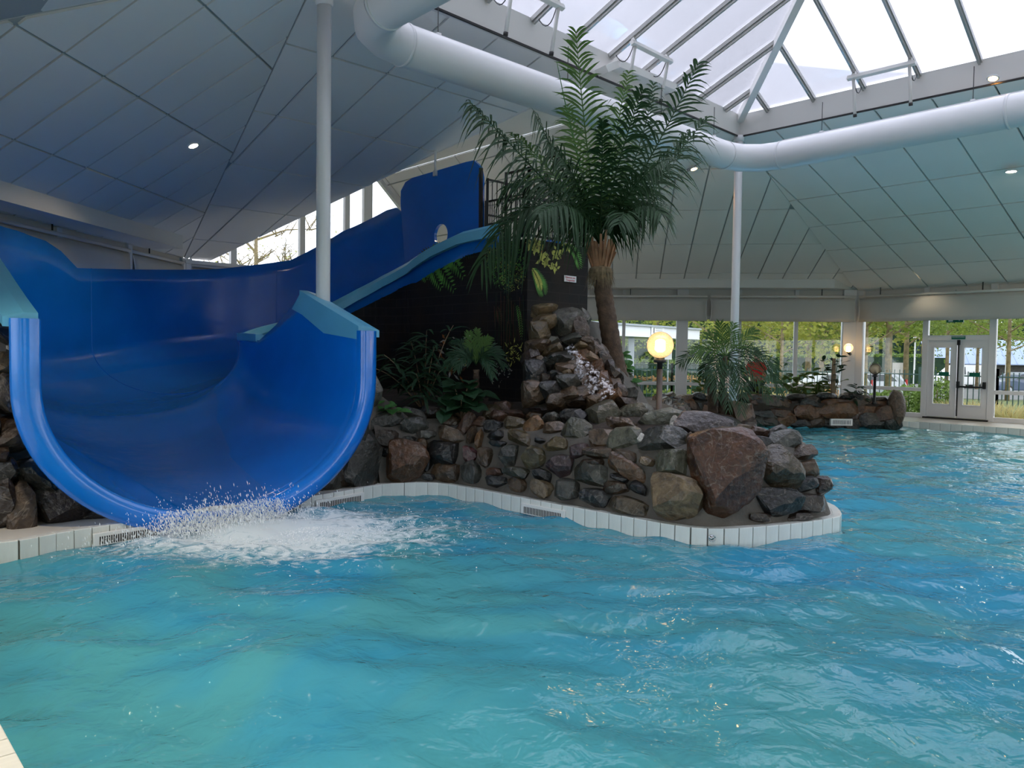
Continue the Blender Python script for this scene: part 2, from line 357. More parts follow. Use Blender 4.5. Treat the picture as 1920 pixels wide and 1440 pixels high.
# ---- water
SPL = G(470, 985, 0)     # where the slide's flow falls in
def water_mat():
    m, t, p, out = nodes('pool_water'); t.nodes.remove(p)
    N = t.nodes.new; lk = t.links.new
    geo = N('ShaderNodeNewGeometry')
    n1 = N('ShaderNodeTexNoise'); n1.inputs['Scale'].default_value = 5.5; n1.inputs['Detail'].default_value = 3; n1.inputs['Distortion'].default_value = .6
    lk(geo.outputs['Position'], n1.inputs['Vector'])
    bp = N('ShaderNodeBump'); bp.inputs['Strength'].default_value = .6; bp.inputs['Distance'].default_value = .05; lk(n1.outputs['Fac'], bp.inputs['Height'])
    fr = N('ShaderNodeFresnel'); fr.inputs['IOR'].default_value = 1.33; lk(bp.outputs['Normal'], fr.inputs['Normal'])
    gl = N('ShaderNodeBsdfGlossy'); gl.inputs['Roughness'].default_value = .03; lk(bp.outputs['Normal'], gl.inputs['Normal'])
    tr = N('ShaderNodeBsdfTransparent'); tr.inputs['Color'].default_value = (.62, .97, .99, 1)
    df = N('ShaderNodeBsdfDiffuse')
    # body colour drifts between turquoise and blue
    n2 = N('ShaderNodeTexNoise'); n2.inputs['Scale'].default_value = .5; n2.inputs['Detail'].default_value = 5; n2.inputs['Distortion'].default_value = 1.2
    lk(geo.outputs['Position'], n2.inputs['Vector'])
    mc = N('ShaderNodeMix'); mc.data_type = 'RGBA'; mc.inputs['A'].default_value = (.075, .345, .425, 1); mc.inputs['B'].default_value = (.045, .31, .50, 1)
    mr = N('ShaderNodeMapRange'); mr.inputs['From Min'].default_value = .42; mr.inputs['From Max'].default_value = .65; lk(n2.outputs['Fac'], mr.inputs['Value']); lk(mr.outputs['Result'], mc.inputs['Factor'])
    # foam around the splash
    sub = N('ShaderNodeVectorMath'); sub.operation = 'SUBTRACT'; sub.inputs[1].default_value = (SPL.x + .35, SPL.y - .25, 0); lk(geo.outputs['Position'], sub.inputs[0])
    sc_ = N('ShaderNodeVectorMath'); sc_.operation = 'MULTIPLY'; sc_.inputs[1].default_value = (.75, 1.15, 0); lk(sub.outputs['Vector'], sc_.inputs[0])
    ln = N('ShaderNodeVectorMath'); ln.operation = 'LENGTH'; lk(sc_.outputs['Vector'], ln.inputs[0])
    fo = N('ShaderNodeMapRange'); fo.inputs['From Min'].default_value = .25; fo.inputs['From Max'].default_value = 2.3; fo.inputs['To Min'].default_value = .38; fo.inputs['To Max'].default_value = -.22; lk(ln.outputs['Value'], fo.inputs['Value'])
    n3 = N('ShaderNodeTexNoise'); n3.inputs['Scale'].default_value = 6.5; n3.inputs['Detail'].default_value = 8; n3.inputs['Roughness'].default_value = .72; n3.inputs['Distortion'].default_value = 1.3; lk(geo.outputs['Position'], n3.inputs['Vector'])
    ad = N('ShaderNodeMath'); ad.operation = 'ADD'; lk(n3.outputs['Fac'], ad.inputs[0]); lk(fo.outputs['Result'], ad.inputs[1])
    fm = N('ShaderNodeMapRange'); fm.inputs['From Min'].default_value = .56; fm.inputs['From Max'].default_value = .78; fm.inputs['To Max'].default_value = .8; lk(ad.outputs[0], fm.inputs['Value'])
    m0 = N('ShaderNodeMixShader'); m0.inputs['Fac'].default_value = .85; lk(mc.outputs['Result'], df.inputs['Color']); lk(tr.outputs[0], m0.inputs[1]); lk(df.outputs[0], m0.inputs[2])
    m1 = N('ShaderNodeMixShader'); lk(fr.outputs[0], m1.inputs['Fac']); lk(m0.outputs[0], m1.inputs[1]); lk(gl.outputs[0], m1.inputs[2])
    wf = N('ShaderNodeBsdfDiffuse'); wf.inputs['Color'].default_value = (.86, .93, .97, 1)
    m2 = N('ShaderNodeMixShader'); lk(fm.outputs['Result'], m2.inputs['Fac']); lk(m1.outputs[0], m2.inputs[1]); lk(wf.outputs[0], m2.inputs[2])
    lk(m2.outputs[0], out.inputs['Surface'])
    return m
K['water'] = water_mat()
def waves(X, Y):
    rng = np.random.RandomState(3); H = np.zeros_like(X)
    for lam, amp, n in ((2.6, .020, 5), (1.2, .020, 7), (.55, .012, 9), (.3, .005, 9)):
        for i in range(n):
            a = rng.uniform(0, 2 * np.pi); k = 2 * np.pi / (lam * rng.uniform(.7, 1.3)); ph = rng.uniform(0, 6.28)
            H += amp / math.sqrt(n) * np.sin(k * (X * np.cos(a) + Y * np.sin(a)) + ph + .8 * np.sin(.7 * X + i) + .8 * np.sin(.6 * Y - i))
    r = np.hypot((X - SPL.x - .1) * .9, (Y - SPL.y + .1))
    H += .05 * np.exp(-(r / .45) ** 2) + .02 * np.sin(9 * r) * np.exp(-r / 1.1)
    return H
us = np.arange(-11.05, 1.9, .07); vs_ = np.arange(-2.55, 20.0, .075)
Ug, Vg = np.meshgrid(us, vs_, indexing='ij')
Xg = O0.x + DU.x * Ug + DV.x * Vg; Yg = O0.y + DU.y * Ug + DV.y * Vg; Hg = waves(Xg, Yg)
nu, nv = Ug.shape; idx = np.arange(nu * nv).reshape(nu, nv)
vv = np.stack([Xg, Yg, Hg], -1).reshape(-1, 3); ff = np.stack([idx[:-1, :-1], idx[:-1, 1:], idx[1:, 1:], idx[1:, :-1]], -1).reshape(-1, 4)
me = bpy.data.meshes.new('pool_water'); me.from_pydata(vv.tolist(), [], ff.tolist()); me.materials.append(K['water'])
me.polygons.foreach_set('use_smooth', [True] * len(ff)); me.update()
wat = bpy.data.objects.new('pool_water', me); col.objects.link(wat)
tag(wat, 'rippling turquoise water filling the swimming pool', 'water', kind='stuff')
# far basin beyond the curve of the land (pool runs on behind the island)
us = np.arange(1.9, 9.0, .12); vs_ = np.arange(8.0, 20.0, .12)
Ug, Vg = np.meshgrid(us, vs_, indexing='ij'); Xg = O0.x + DU.x * Ug + DV.x * Vg; Yg = O0.y + DU.y * Ug + DV.y * Vg; Hg = waves(Xg, Yg)
nu, nv = Ug.shape; idx = np.arange(nu * nv).reshape(nu, nv)
vv = np.stack([Xg, Yg, Hg], -1).reshape(-1, 3); ff = np.stack([idx[:-1, :-1], idx[:-1, 1:], idx[1:, 1:], idx[1:, :-1]], -1).reshape(-1, 4)
me = bpy.data.meshes.new('pool_water_far'); me.from_pydata(vv.tolist(), [], ff.tolist()); me.materials.append(K['water'])
me.polygons.foreach_set('use_smooth', [True] * len(ff)); me.update()
wat2 = bpy.data.objects.new('pool_water_bay', me); col.objects.link(wat2); tag(wat2, 'turquoise water of the bay behind the rock island', 'water', kind='stuff')
# ---- underwater lamps; all but the blue planter one added to brighten the water
def pool_lamp(p, n, label, pw=60, lc=(.75, .93, 1.0)):
    n = Vector(n).normalized(); t = thing('underwater_lamp', p, label, 'pool lamp', 'underwater pool lamps'); x = Vector((0, 0, 1)).cross(n).normalized(); ax = (x, n.cross(x), n)
    m = MB(); m.lathe([(.16, 0), (.16, .03), (.13, .04)], 20, p, ax=ax); m.build('housing', K['chrome'], t, True)
    m = MB(); m.lathe([(.125, .03), (.125, .045)], 20, p, ax=ax); m.build('lens', K['lamp_pool'], t, True)
    ld = bpy.data.lights.new('pool_light', 'SPOT'); ld.energy = pw; ld.color = lc; ld.spot_size = 2.9; ld.spot_blend = .6; ld.shadow_soft_size = .12
    lo = bpy.data.objects.new('pool_light', ld); col.objects.link(lo); z = -n; lo.matrix_world = Matrix(((x.x, ax[1].x, z.x, 0), (x.y, ax[1].y, z.y, 0), (x.z, ax[1].z, z.z, 0), (0, 0, 0, 1))) ; r_ = lo.rotation_euler.copy(); lo.parent = t; lo.matrix_parent_inverse = Matrix(); lo.rotation_euler = r_; lo.location = n * .08
K['lamp_pool'] = MT('pool_lamp_lens', (.8, .9, 1), .3, emit=((.6, .85, 1), 6))
PW = 40
for k, (u_, v_) in enumerate(((-1.2, -2.46), (-4.2, -2.46), (-7.2, -2.46), (-10.2, -2.46))): pool_lamp(L(u_, v_, -.75), DV, 'added round underwater lamp brightening the pool below the window side deck', PW)
for v_ in (1.0, 5.0, 9.0, 13.0, 16.5): pool_lamp(L(-10.95, v_, -.75), DU, 'added round underwater lamp brightening the pool opposite the slide', PW)
for u_ in (-7.5, -4.0): pool_lamp(L(u_, 18.15, -.75), -DV, 'added round underwater lamp brightening the pool below the exit door deck', PW)
pool_lamp(Vector((3.25, 13.5, -.7)), Vector((1, .1, 0)), 'added round underwater lamp brightening the pool behind the rock island', PW)
pool_lamp(Vector((6.45, 19.18, -.22)), Vector((-.2, -1, 0)), 'bright blue underwater lamp in the far planter wall', 160, (.15, .5, 1.0))
# ---- pool edge tiles
def edge_tiles(line, name, label, step=.15, z0=-.16, z1=DECK + .004, outward=None):
    e = thing(name, Z(line[0], 0), label, 'pool edge')
    src = None
    for i in range(len(line) - 1):
        a, b = line[i], line[i + 1]; d = (b - a); ln = d.length; d.normalize(); n = Vector((d.y, -d.x, 0))
        if outward is not None and n.dot(outward) < 0: n = -n
        if src is None:
            t = MB(); t.box((0, 0, 0), (1, .09, z1 - z0)); src = t.build('tile', K['tile'])
            tl = src; bevel(tl, .006, 2); tl.location = (a + b) / 2 + n * -.02 + Vector((0, 0, (z0 + z1) / 2)); setpar(tl, e)
        else:
            tl = inst('tile', src, (a + b) / 2 + n * -.02 + Vector((0, 0, (z0 + z1) / 2)), e)
            mm = tl.modifiers.new('bevel', 'BEVEL'); mm.width = .006; mm.segments = 2
        tl.rotation_euler = (0, 0, math.atan2(d.y, d.x)); tl.scale = (ln - .008, 1, 1)
    g = MB()
    for i in range(len(line) - 1):
        a, b = line[i], line[i + 1]; d = (b - a).normalized(); n = Vector((d.y, -d.x, 0))
        if outward is not None and n.dot(outward) < 0: n = -n
        g.bar(Z(a, (z0 + z1) / 2) - n * .03, Z(b, (z0 + z1) / 2) - n * .03, .09, z1 - z0 - .012)
    g.build('grout', K['grout'], e)
    return e
fl = smooth_line(LEFTX + FRONT + BACK[:3], .15)
edge_f = edge_tiles(fl, 'pool_edge', 'white tiled pool edge around the rock island and slide')
rl = smooth_line([BACK[-2], BACK[-1], BACK[-1].lerp(L(-.2, 18.2), .5), L(-.2, 18.2), L(-1, 18.2), L(-3, 18.2), L(-7.5, 18.2)], .25)
edge_tiles(rl, 'pool_edge', 'white tiled pool edge below the glass exit door', step=.25)
nl = smooth_line([L(-6.2, -2.52), L(-3, -2.52), L(.2, -2.52)], .15)
edge_tiles(nl, 'pool_edge', 'white tiled pool edge along the window side deck', outward=DV)
def grate(px0, px1, py, nslot, parent, zc=.045, h=.115):
    a = G(px0[0], px0[1], DECK); b = G(px1[0], px1[1], DECK); a.z = b.z = 0
    d = (b - a); ln = d.length; d.normalize(); n = Vector((d.y, -d.x, 0)); c = (a + b) / 2 + n * .035 + Vector((0, 0, zc)); ax = (d, n, Vector((0, 0, 1)))
    m = MB(); m.box(c, (ln, .03, h), ax); fr = m.build('overflow_grate', K['white'], parent); bevel(fr, .004)
    src = None
    for k in range(nslot):
        p = c + d * ((k + .5) / nslot - .5) * ln * .86 + n * .0155 + Vector((0, 0, -.01))
        if src is None:
            s = MB(); s.box((0, 0, 0), (ln * .86 / nslot * .5, .004, h * .62)); so = s.build('slot', K['slot']); src = so; so.location = p; setpar(so, fr)
        else: so = inst('slot', src, p, fr)
        so.rotation_euler = (0, 0, math.atan2(d.y, d.x))
grate((172, 990), (298, 971), 0, 26, edge_f); grate((588, 929.5), (678, 914.5), 0, 24, edge_f); grate((982, 934), (1064, 949), 0, 24, edge_f)
# mooring eye on the island nose
p = G(1330, 1004, 0.07); m = MB(); m.lathe([(.0, 0), (.022, 0), (.022, .012), (.0, .012)], 12, p + Vector((.0, -.075, .0)), ax=(Vector((1, 0, 0)), Vector((0, 0, 1)), Vector((0, -1, 0)))); m.tube([p + Vector((math.cos(a) * .03, -.10, math.sin(a) * .03)) for a in [i * .5236 for i in range(13)]], .005, 6)
m.build('rope_eye', K['chrome'], edge_f, True)
# ---- ceilings made of panels
def clip(poly, a, b, c):   # keep a*x+b*y<=c
    out = []
    for i in range(len(poly)):
        p, q = poly[i], poly[(i + 1) % len(poly)]; dp, dq = a * p[0] + b * p[1] - c, a * q[0] + b * q[1] - c
        if dp <= 0: out.append(p)
        if dp * dq < 0:
            t = dp / (dp - dq); out.append((p[0] + (q[0] - p[0]) * t, p[1] + (q[1] - p[1]) * t))
    return out
def area(poly): return .5 * abs(sum(poly[i][0] * poly[(i + 1) % len(poly)][1] - poly[(i + 1) % len(poly)][0] * poly[i][1] for i in range(len(poly))))
def facet(pts, e_dir, tw=.72, tl=1.6, gap=.035, off=(0, 0), panels=True, mat='panel', sk=None):
    pts = [Vector(p) for p in pts]; e = Vector(e_dir).normalized(); n = Vector((0, 0, 0))
    for i in range(len(pts)):
        a, b = pts[i], pts[(i + 1) % len(pts)]; n += Vector(((a.y - b.y) * (a.z + b.z), (a.z - b.z) * (a.x + b.x), (a.x - b.x) * (a.y + b.y)))
    n.normalize()
    if n.z > 0: n = -n
    e = (e - n * e.dot(n)).normalized(); s = n.cross(e); o = pts[0]
    m = MB(); m.slab([p - n * .03 for p in pts], -n, .12); root = m.build('ceiling', K['panel_gap'] if panels else K[mat]); tag(root, kind='structure')
    if not panels: return root
    P2 = [((p - o).dot(e), (p - o).dot(s)) for p in pts]
    xs = [p[0] for p in P2]; ys = [p[1] for p in P2]
    i0, i1 = math.floor((min(xs) - off[0]) / tw), math.ceil((max(xs) - off[0]) / tw); j0, j1 = math.floor((min(ys) - off[1]) / tl), math.ceil((max(ys) - off[1]) / tl)
    if sk: xx = [p[0] - p[1] * sk for p in P2]; i0, i1 = math.floor((min(xx) - off[0]) / tw), math.ceil((max(xx) - off[0]) / tw)
    orient = sum((P2[(k + 1) % len(P2)][0] - P2[k][0]) * (P2[(k + 1) % len(P2)][1] + P2[k][1]) for k in range(len(P2)))
    for i in range(i0, i1):
        for j in range(j0, j1):
            x0 = off[0] + i * tw; y0 = off[1] + j * tl
            cell = [(x0 + gap / 2, y0 + gap / 2), (x0 + tw - gap / 2, y0 + gap / 2), (x0 + tw - gap / 2, y0 + tl - gap / 2), (x0 + gap / 2, y0 + tl - gap / 2)]
            if sk: cell = [(a_ + b_ * sk, b_) for a_, b_ in cell]
            for k in range(len(P2)):
                p, q = P2[k], P2[(k + 1) % len(P2)]; dx, dy = q[0] - p[0], q[1] - p[1]
                ln = math.hypot(dx, dy); dx /= ln; dy /= ln
                nx, ny = (dy, -dx) if orient < 0 else (-dy, dx)
                cell = clip(cell, nx, ny, nx * p[0] + ny * p[1] - gap * .35)
                if len(cell) < 3: break
            if len(cell) < 3 or area(cell) < .02: continue
            dz = random.uniform(-.004, .004); q = [o + e * c[0] + s * c[1] + n * dz for c in cell]
            m = MB(); m.slab(q, -n, .035); m.build('panel', K[mat], root)
    return root
def plane_z(a, b, c):
    n = (b - a).cross(c - a); return lambda p: a.z - ((p[0] - a.x) * n.x + (p[1] - a.y) * n.y) / n.z
_pb = plane_z(Z(C1, ZC), Z(C2, ZC), Z(E1, ZE))
def PB(p): return Z(p, _pb(p))
def _hit(px, py, a, b, c):
    n = (b - a).cross(c - a); d = ray(px, py); return CAM + d * ((a - CAM).dot(n) / d.dot(n))
_tri = (Z(C1, ZC), Z(E0, ZE), Z(E1, ZE)); _q0, _q1 = _hit(70, 201, *_tri), _hit(232, 86, *_tri); _e = (E1 - E0).normalized(); _dq = _q1 - _q0; _al = _dq.dot(_e); _pe = (_dq - _e * _al).length
_nD = (_tri[1] - _tri[0]).cross(_tri[2] - _tri[0]).normalized(); _nD = _nD if _nD.z < 0 else -_nD
_sg = 1 if _dq.dot(_nD.cross(_e)) > 0 else -1
facet(list(_tri), _e, .74, 1.62, off=(.2, .15), sk=_al / _pe * _sg)                       # left chamfer
facet([PB(C1), PB(C1 + SV * 5.12), PB(L(10.1, 3.9)), PB(E1)], DV, .92, 1.75, off=(.1, .1))        # slope left of the dormer
facet([PB(C1 + SV * 7.14), PB(C2), PB(E2), PB(L(10.1, 11.35))], DV, .92, 1.75, off=(.1, .1))
facet([Z(C2, ZC), Z(E2, ZE), Z(E3, ZE)], E3 - E2, .70, 1.85, off=(.25, .62))                          # far chamfer
facet([Z(C2, ZC), Z(E3, ZE), Z(E4, ZE), Z(C3, ZC)], DU, .95, 1.5, off=(.2, .05))                      # right slope
facet([Z(C1, ZC), Z(C4, ZC), Z(E7, ZE), Z(E0, ZE)], DU, .95, 1.5, off=(.2, .1), panels=True)
for poly in ([C3, E4, E5], [C3, E5, E6, C4], [C4, E6, E7]):
    facet([Z(p, ZC if p in (C3, C4) else ZE) for p in poly], DU, panels=False)
# dormer over the slide
facet([L(UC, 8.6, ZC), L(10.1, 11.35, ZE), L(10.1, 8.43, 6.45), L(UC, 8.43, 6.45)], DU, 1.5, .62, off=(.3, .05))
facet([L(UC, 6.58, ZC), L(UC, 6.86, 6.45), L(10.1, 6.86, 6.45), L(10.1, 3.9, ZE)], DU, panels=False)
facet([L(UC, 6.86, 6.45), L(10.1, 6.86, 6.45), L(10.1, 8.43, 6.45), L(UC, 8.43, 6.45)], DU, panels=False)
# box beams below the chamfer slopes
def beam(a, b, inn, d0, d1, za, zb, name, endcut=0.0):
    a, b = Vector(a), Vector(b); d = (b - a).normalized()
    q = [a + inn * d0, b + inn * d0, b + inn * d1 - d * endcut, a + inn * d1]
    m = MB(); m.slab([Z(p, za) for p in q], Vector((0, 0, 1)), zb - za); return tag(m.build(name, K['white']), kind='structure')
dD = (E1 - E0).normalized(); nD = Vector((dD.y, -dD.x, 0))
if nD.dot(CEN - E0) < 0: nD = -nD
beam(E0 - dD * .3, E1 - dD * 1.35, nD, .03, .70, 3.83, 4.13, 'trim_1')
d1 = (E3 - E2).normalized(); n1 = Vector((d1.y, -d1.x, 0))
if n1.dot(CEN - E2) < 0: n1 = -n1
beam(E2 + d1 * .3, E3 - d1 * .1, n1, .03, .75, 3.80, 4.06, 'trim_2', .75)
# ---- skylight
sky = struct('window_skylight', CEN + Vector((0, 0, ZC)))
ZS = ZC + .43
for i, (a, b) in enumerate(((C1, C2), (C2, C3), (C3, C4), (C4, C1))):
    d = (b - a).normalized(); n = Vector((d.y, -d.x, 0))
    if n.dot(CEN - a) > 0: n = -n
    m = MB(); m.slab([Z(p, ZC - .02) for p in (a, b, b + n * .14 + d * .14, a + n * .14 - d * .14)], Vector((0, 0, 1)), .45); m.build('curb', K['white'], sky)
    m = MB(); m.bar(Z(a, ZC - .02) - n * .01, Z(b, ZC - .02) - n * .01, .03, .03); m.build('edge_strip', K['dark_plastic'], sky)
RISE = 2.05 / (SL / 2)
def skp(a, d, n, s, w_): return Z(a + d * s - n * w_, ZS + RISE * w_)
bars = [SL - .62 - .93 * k for k in range(10)]; bars = sorted(b for b in bars if b > .2) 
for a, b in ((C1, C2), (C2, C3), (C3, C4), (C4, C1)):
    d = (b - a).normalized(); n = Vector((d.y, -d.x, 0))
    if n.dot(CEN - a) > 0: n = -n
    bl = bars if (a, b) != (C2, C3) else sorted(SL - x for x in bars)
    ss = [0] + bl + [SL]
    for k in range(len(ss) - 1):
        s0, s1 = ss[k] + .02, ss[k + 1] - .02; h = SL / 2
        poly = [(s0, 0), (s1, 0)]
        if s0 < h < s1: poly += [(s1, SL - s1), (h, h), (s0, s0)]
        else: poly += [(s1, min(s1, SL - s1)), (s0, min(s0, SL - s0))]
        q = [skp(a, d, n, x, max(y, 0)) for x, y in poly]
        nn = (n * RISE + Vector((0, 0, 1))).normalized()
        m = MB(); m.slab(q, nn, .015); m.build('pane', K['sky_glass'], sky)
    for s in bl:
        wmax = min(s, SL - s); m = MB(); up = (n * RISE + Vector((0, 0, 1))).normalized()
        m.bar(skp(a, d, n, s, 0) - up * .03, skp(a, d, n, s, wmax) - up * .03, .075, .07, up)
        m.bar(skp(a, d, n, s, 0) - up * .085, skp(a, d, n, s, wmax) - up * .085, .035, .05, up)
        m.build('glazing_bar', K['grey_metal'], sky)
AP = Z(CEN, ZS + 2.05)
for c in (C1, C2, C3, C4):
    m = MB(); m.bar(Z(c, ZS - .1), AP, .13, .16); m.build('hip_rafter', K['white'], sky)
# motor brackets that open roof lights
def opener(edge, s0, s1, label):
    a, b = edge; d = (b - a).normalized(); n = Vector((d.y, -d.x, 0))
    if n.dot(CEN - a) > 0: n = -n
    up = (n * RISE + Vector((0, 0, 1))).normalized()
    t = thing('skylight_opener', skp(a, d, n, (s0 + s1) / 2, .35), label, 'window opener', 'motor openers on the skylight')
    P0, P1 = skp(a, d, n, s0, .45) - up * .18, skp(a, d, n, s1, .45) - up * .18
    m = MB(); m.bar(P0 - d * .1, P1 + d * .1, .07, .07, up); m.build('cross_rail', K['white'], t)
    for P in (P0, P1):
        q = P - n * -.22 + Vector((0, 0, -.5)); q = P + n * .12 - Vector((0, 0, .62))
        m = MB(); m.tube([P, q], .028, 8); r_ = m.build('motor_rod', K['white'], t, True)
        m = MB(); m.tube([q, q + (q - P).normalized() * .05], .034, 8); m.build('end_cap', K['dark_plastic'], r_, True)
        m = MB(); m.bar(P, P + up * .16, .06, .06); m.build('bracket', K['white'], t)
        m = MB(); m.tube(thru(P + up * .05, P + n * .2 - Vector((0, 0, .22)), P + n * .42 - Vector((0, 0, .02)), 8), .008, 5); m.build('cable', K['dark_plastic'], t, True)
opener((C1, C2), bars[2], bars[3], 'white motor bracket on the skylight bars above the palm, nearer the slide column')
opener((C1, C2), bars[5] , bars[6], 'white motor bracket on the skylight bars right behind the palm frond tips')
bb = sorted(SL - x for x in bars); opener((C2, C3), bb[2], bb[3], 'white motor bracket on the skylight side without palm fronds in front')
# ---- columns
def column(p, z0, z1, r, label):
    t = thing('column', Z(p, z0), label, 'column')
    m = MB(); m.lathe([(r, z0), (r, z1)], 28, Z(p, 0)); m.build('shaft', K['white_frame'], t, True)
    m = MB(); m.lathe([(r * 1.5, z0), (r * 1.5, z0 + .05), (r * 1.05, z0 + .06)], 24, Z(p, 0)); m.build('base_collar', K['white_frame'], t, True)
    m = MB(); m.lathe([(r * 1.02, z1 - .12), (r * 1.25, z1 - .1), (r * 1.25, z1)], 24, Z(p, 0)); m.build('cap', K['white_frame'], t, True)
COLP = on_v(606, 500, 1.78); column(COLP, DECK, _pb(COLP) + .02, .088, 'white round steel column standing inside the bend of the blue slide')
column(C2, DECK, ZC, .084, 'white round steel column behind the small potted palm')
# ---- air duct
def duct():
    t = thing('air_duct', L(.3, 6, 5.45), 'fat round white ventilation duct hung along the skylight edge', 'duct')
    z, r = 5.5, .25
    c = [(-9, 1.75), (-1.1, 1.75)]
    def arc(cu, cv, rad, a0, a1, n): return [(cu + rad * math.cos(a0 + (a1 - a0) * i / n), cv + rad * math.sin(a0 + (a1 - a0) * i / n)) for i in range(n + 1)]
    R = .75
    segs = [[(-9, 1.62), (-.45, 1.62)], arc(-.45, 1.62 + R, R, -math.pi / 2, 0, 4), [(.30, 1.62 + R), (.30, 9.55)], arc(.30 - R, 9.55, R, 0, math.pi / 2, 3), [(-.45, 10.30), (-4.1, 10.30)], [(-4.1, 10.30), (-9, 10.30)]]
    for k, s in enumerate(segs):
        m = MB(); m.tube([L(u, v, z) for u, v in s], r, 32, cap=False)
        m.build('elbow' if k in (1, 3) else 'pipe', K['duct'], t, True)
    def ring(p, ax):
        x = ax.cross(Vector((0, 0, 1))).normalized(); m = MB(); pts = []
        m.lathe([(r + .002, -.02), (r + .012, -.02), (r + .012, .02), (r + .002, .02)], 32, p, ax=(x, Vector((0, 0, 1)), ax)); m.build('seam_ring', K['duct'], t, True)
    for u, v, ax in ((-.45, 1.62, DU), (.30, 1.62 + R, DV), (.30, 5.6, DV), (.30, 9.55, DV), (-.45, 10.3, DU), (-4.1, 10.3, DU)): ring(L(u, v, z), ax)
    for s in (segs[2], segs[4], segs[5], segs[0]):      # top flange
        (u0, v0), (u1, v1) = s; m = MB(); m.bar(L(u0, v0, z + r + .01), L(u1, v1, z + r + .01), .05, .025); m.build('flange', K['duct'], t)
    for u, v in ((.3, 2.9), (.3, 5.3), (.3, 7.6), (.3, 9.2), (-1.2, 10.3), (-3.6, 10.3), (-6.2, 10.3), (-2.4, 1.62)):
        m = MB(); m.tube([L(u, v, z + r), L(u, v, ZC)], .006, 5); m.build('hanger_wire', K['dark_plastic'], t)
        m = MB(); m.box(L(u, v, z + r + .03), (.06, .06, .03), (DU, DV, Vector((0, 0, 1)))); m.build('hanger_clip', K['duct'], t)
duct()
# ---- glazed walls
def inward(a, b):
    d = (Vector(b) - Vector(a)).normalized(); n = Vector((d.y, -d.x, 0))
    return (d, n) if n.dot(CEN - Vector(a)) > 0 else (d, -n)
def wpos(px, a, b, py=700):
    p = on_vert(px, py, a, b); return (Vector((p.x, p.y, 0)) - Vector(a)).dot((Vector(b) - Vector(a)).normalized())
def glazed(idn, a, b, posts, sill, z0=DECK, z1=2.95, bays=True, low=True, skip=()):
    d, n = inward(a, b); w = struct('window_%d' % idn, Z((Vector(a) + Vector(b)) / 2, z0)); ax = (d, n, Vector((0, 0, 1)))
    for s, wd, dp in posts:
        m = MB(); m.box(Z(Vector(a) + d * s, (z0 + ZE) / 2), (wd, dp, ZE - z0), ax); bevel(m.build('post', K['white_frame'], w), .008)
    for k in range(len(posts) - 1):
        s0, s1 = posts[k][0] + posts[k][1] / 2, posts[k + 1][0] - posts[k + 1][1] / 2
        if k in skip or s1 - s0 < .1: continue
        c = Vector(a) + d * (s0 + s1) / 2; ln = s1 - s0
        for zz, hh in ((sill, .10), (z0 + .06, .12), (z1, .10)):
            m = MB(); m.box(Z(c, zz), (ln, .10, hh), ax); bevel(m.build('sill_bar' if zz == sill else 'frame_bar', K['white_frame'], w), .006)
        m = MB(); m.box(Z(c, (sill + z1) / 2), (ln, .02, z1 - sill - .1), ax); m.build('pane', K['glass'], w)
        m = MB(); m.box(Z(c, (sill + z0) / 2 + .04), (ln, .02, sill - z0 - .2), ax); m.build('pane', K['glass'], w)
    return w
SILL = .93
pA = [(wpos(x, E2, E3), wd, dp) for x, wd, dp in ((1030, .12, .12), (1100, .10, .12), (1168, .10, .12), (1277, .34, .22), (1384, .11, .12), (1490, .11, .12))] + [((E3 - E2).length - .22, .36, .24)]
glazed(1, E2, E3, pA, SILL)
pB = [(.12, .24, .2)] + [(wpos(x, E3, E4), wd, dp) for x, wd, dp in ((1734, .14, .14), (1860, .16, .14), (1985, .12, .14))] + [(7.6, .12, .14), (9.6, .12, .14), (12.3, .3, .2)]
glazed(2, E3, E4, pB, SILL, skip=(1,))
for k, (a, b) in enumerate(((E4, E5), (E5, E6), (E6, E7), (E7, E0))):
    ln = (b - a).length; n = max(3, int(ln / 2.2)); glazed(3 + k, a, b, [(.1 + (ln - .2) * i / n, .14, .14) for i in range(n + 1)], SILL)
# solid strip above the glazing + left walls
for a, b, nm in ((E2, E3, 'wall_far'), (E3, E4, 'wall_right'), (E4, E5, 'wall_rear'), (E5, E6, 'wall_rear'), (E6, E7, 'wall_rear'), (E7, E0, 'wall_near')):
    d, n = inward(a, b); m = MB(); m.slab([Z(p, 3.0) for p in (a - n * .02, b - n * .02, b - n * .12, a - n * .12)], Vector((0, 0, 1)), ZE - 3.0 + .1); tag(m.build(nm, K['white']), kind='structure')
glazed(8, E0, E1, [(.1 + ((E1 - E0).length - .2) * i / 5, .14, .14) for i in range(6)], SILL)
d, n = inward(E0, E1); m = MB(); m.slab([Z(p, 3.0) for p in (E0, E1, E1 - n * .15, E0 - n * .15)], Vector((0, 0, 1)), ZE - 2.7); tag(m.build('wall_left', K['cream']), kind='structure')
glazed(9, E1, L(10.1, 13.7), [(.1 + 10.2 * i / 5, .14, .14) for i in range(6)], SILL)
m = MB(); m.slab([L(10.1, 3.1, 3.0), L(10.1, 14, 3.0), L(10.1, 14, 3.72), L(10.1, 3.1, 3.72)], DU, .15); tag(m.build('wall_back', K['cream']), kind='structure')
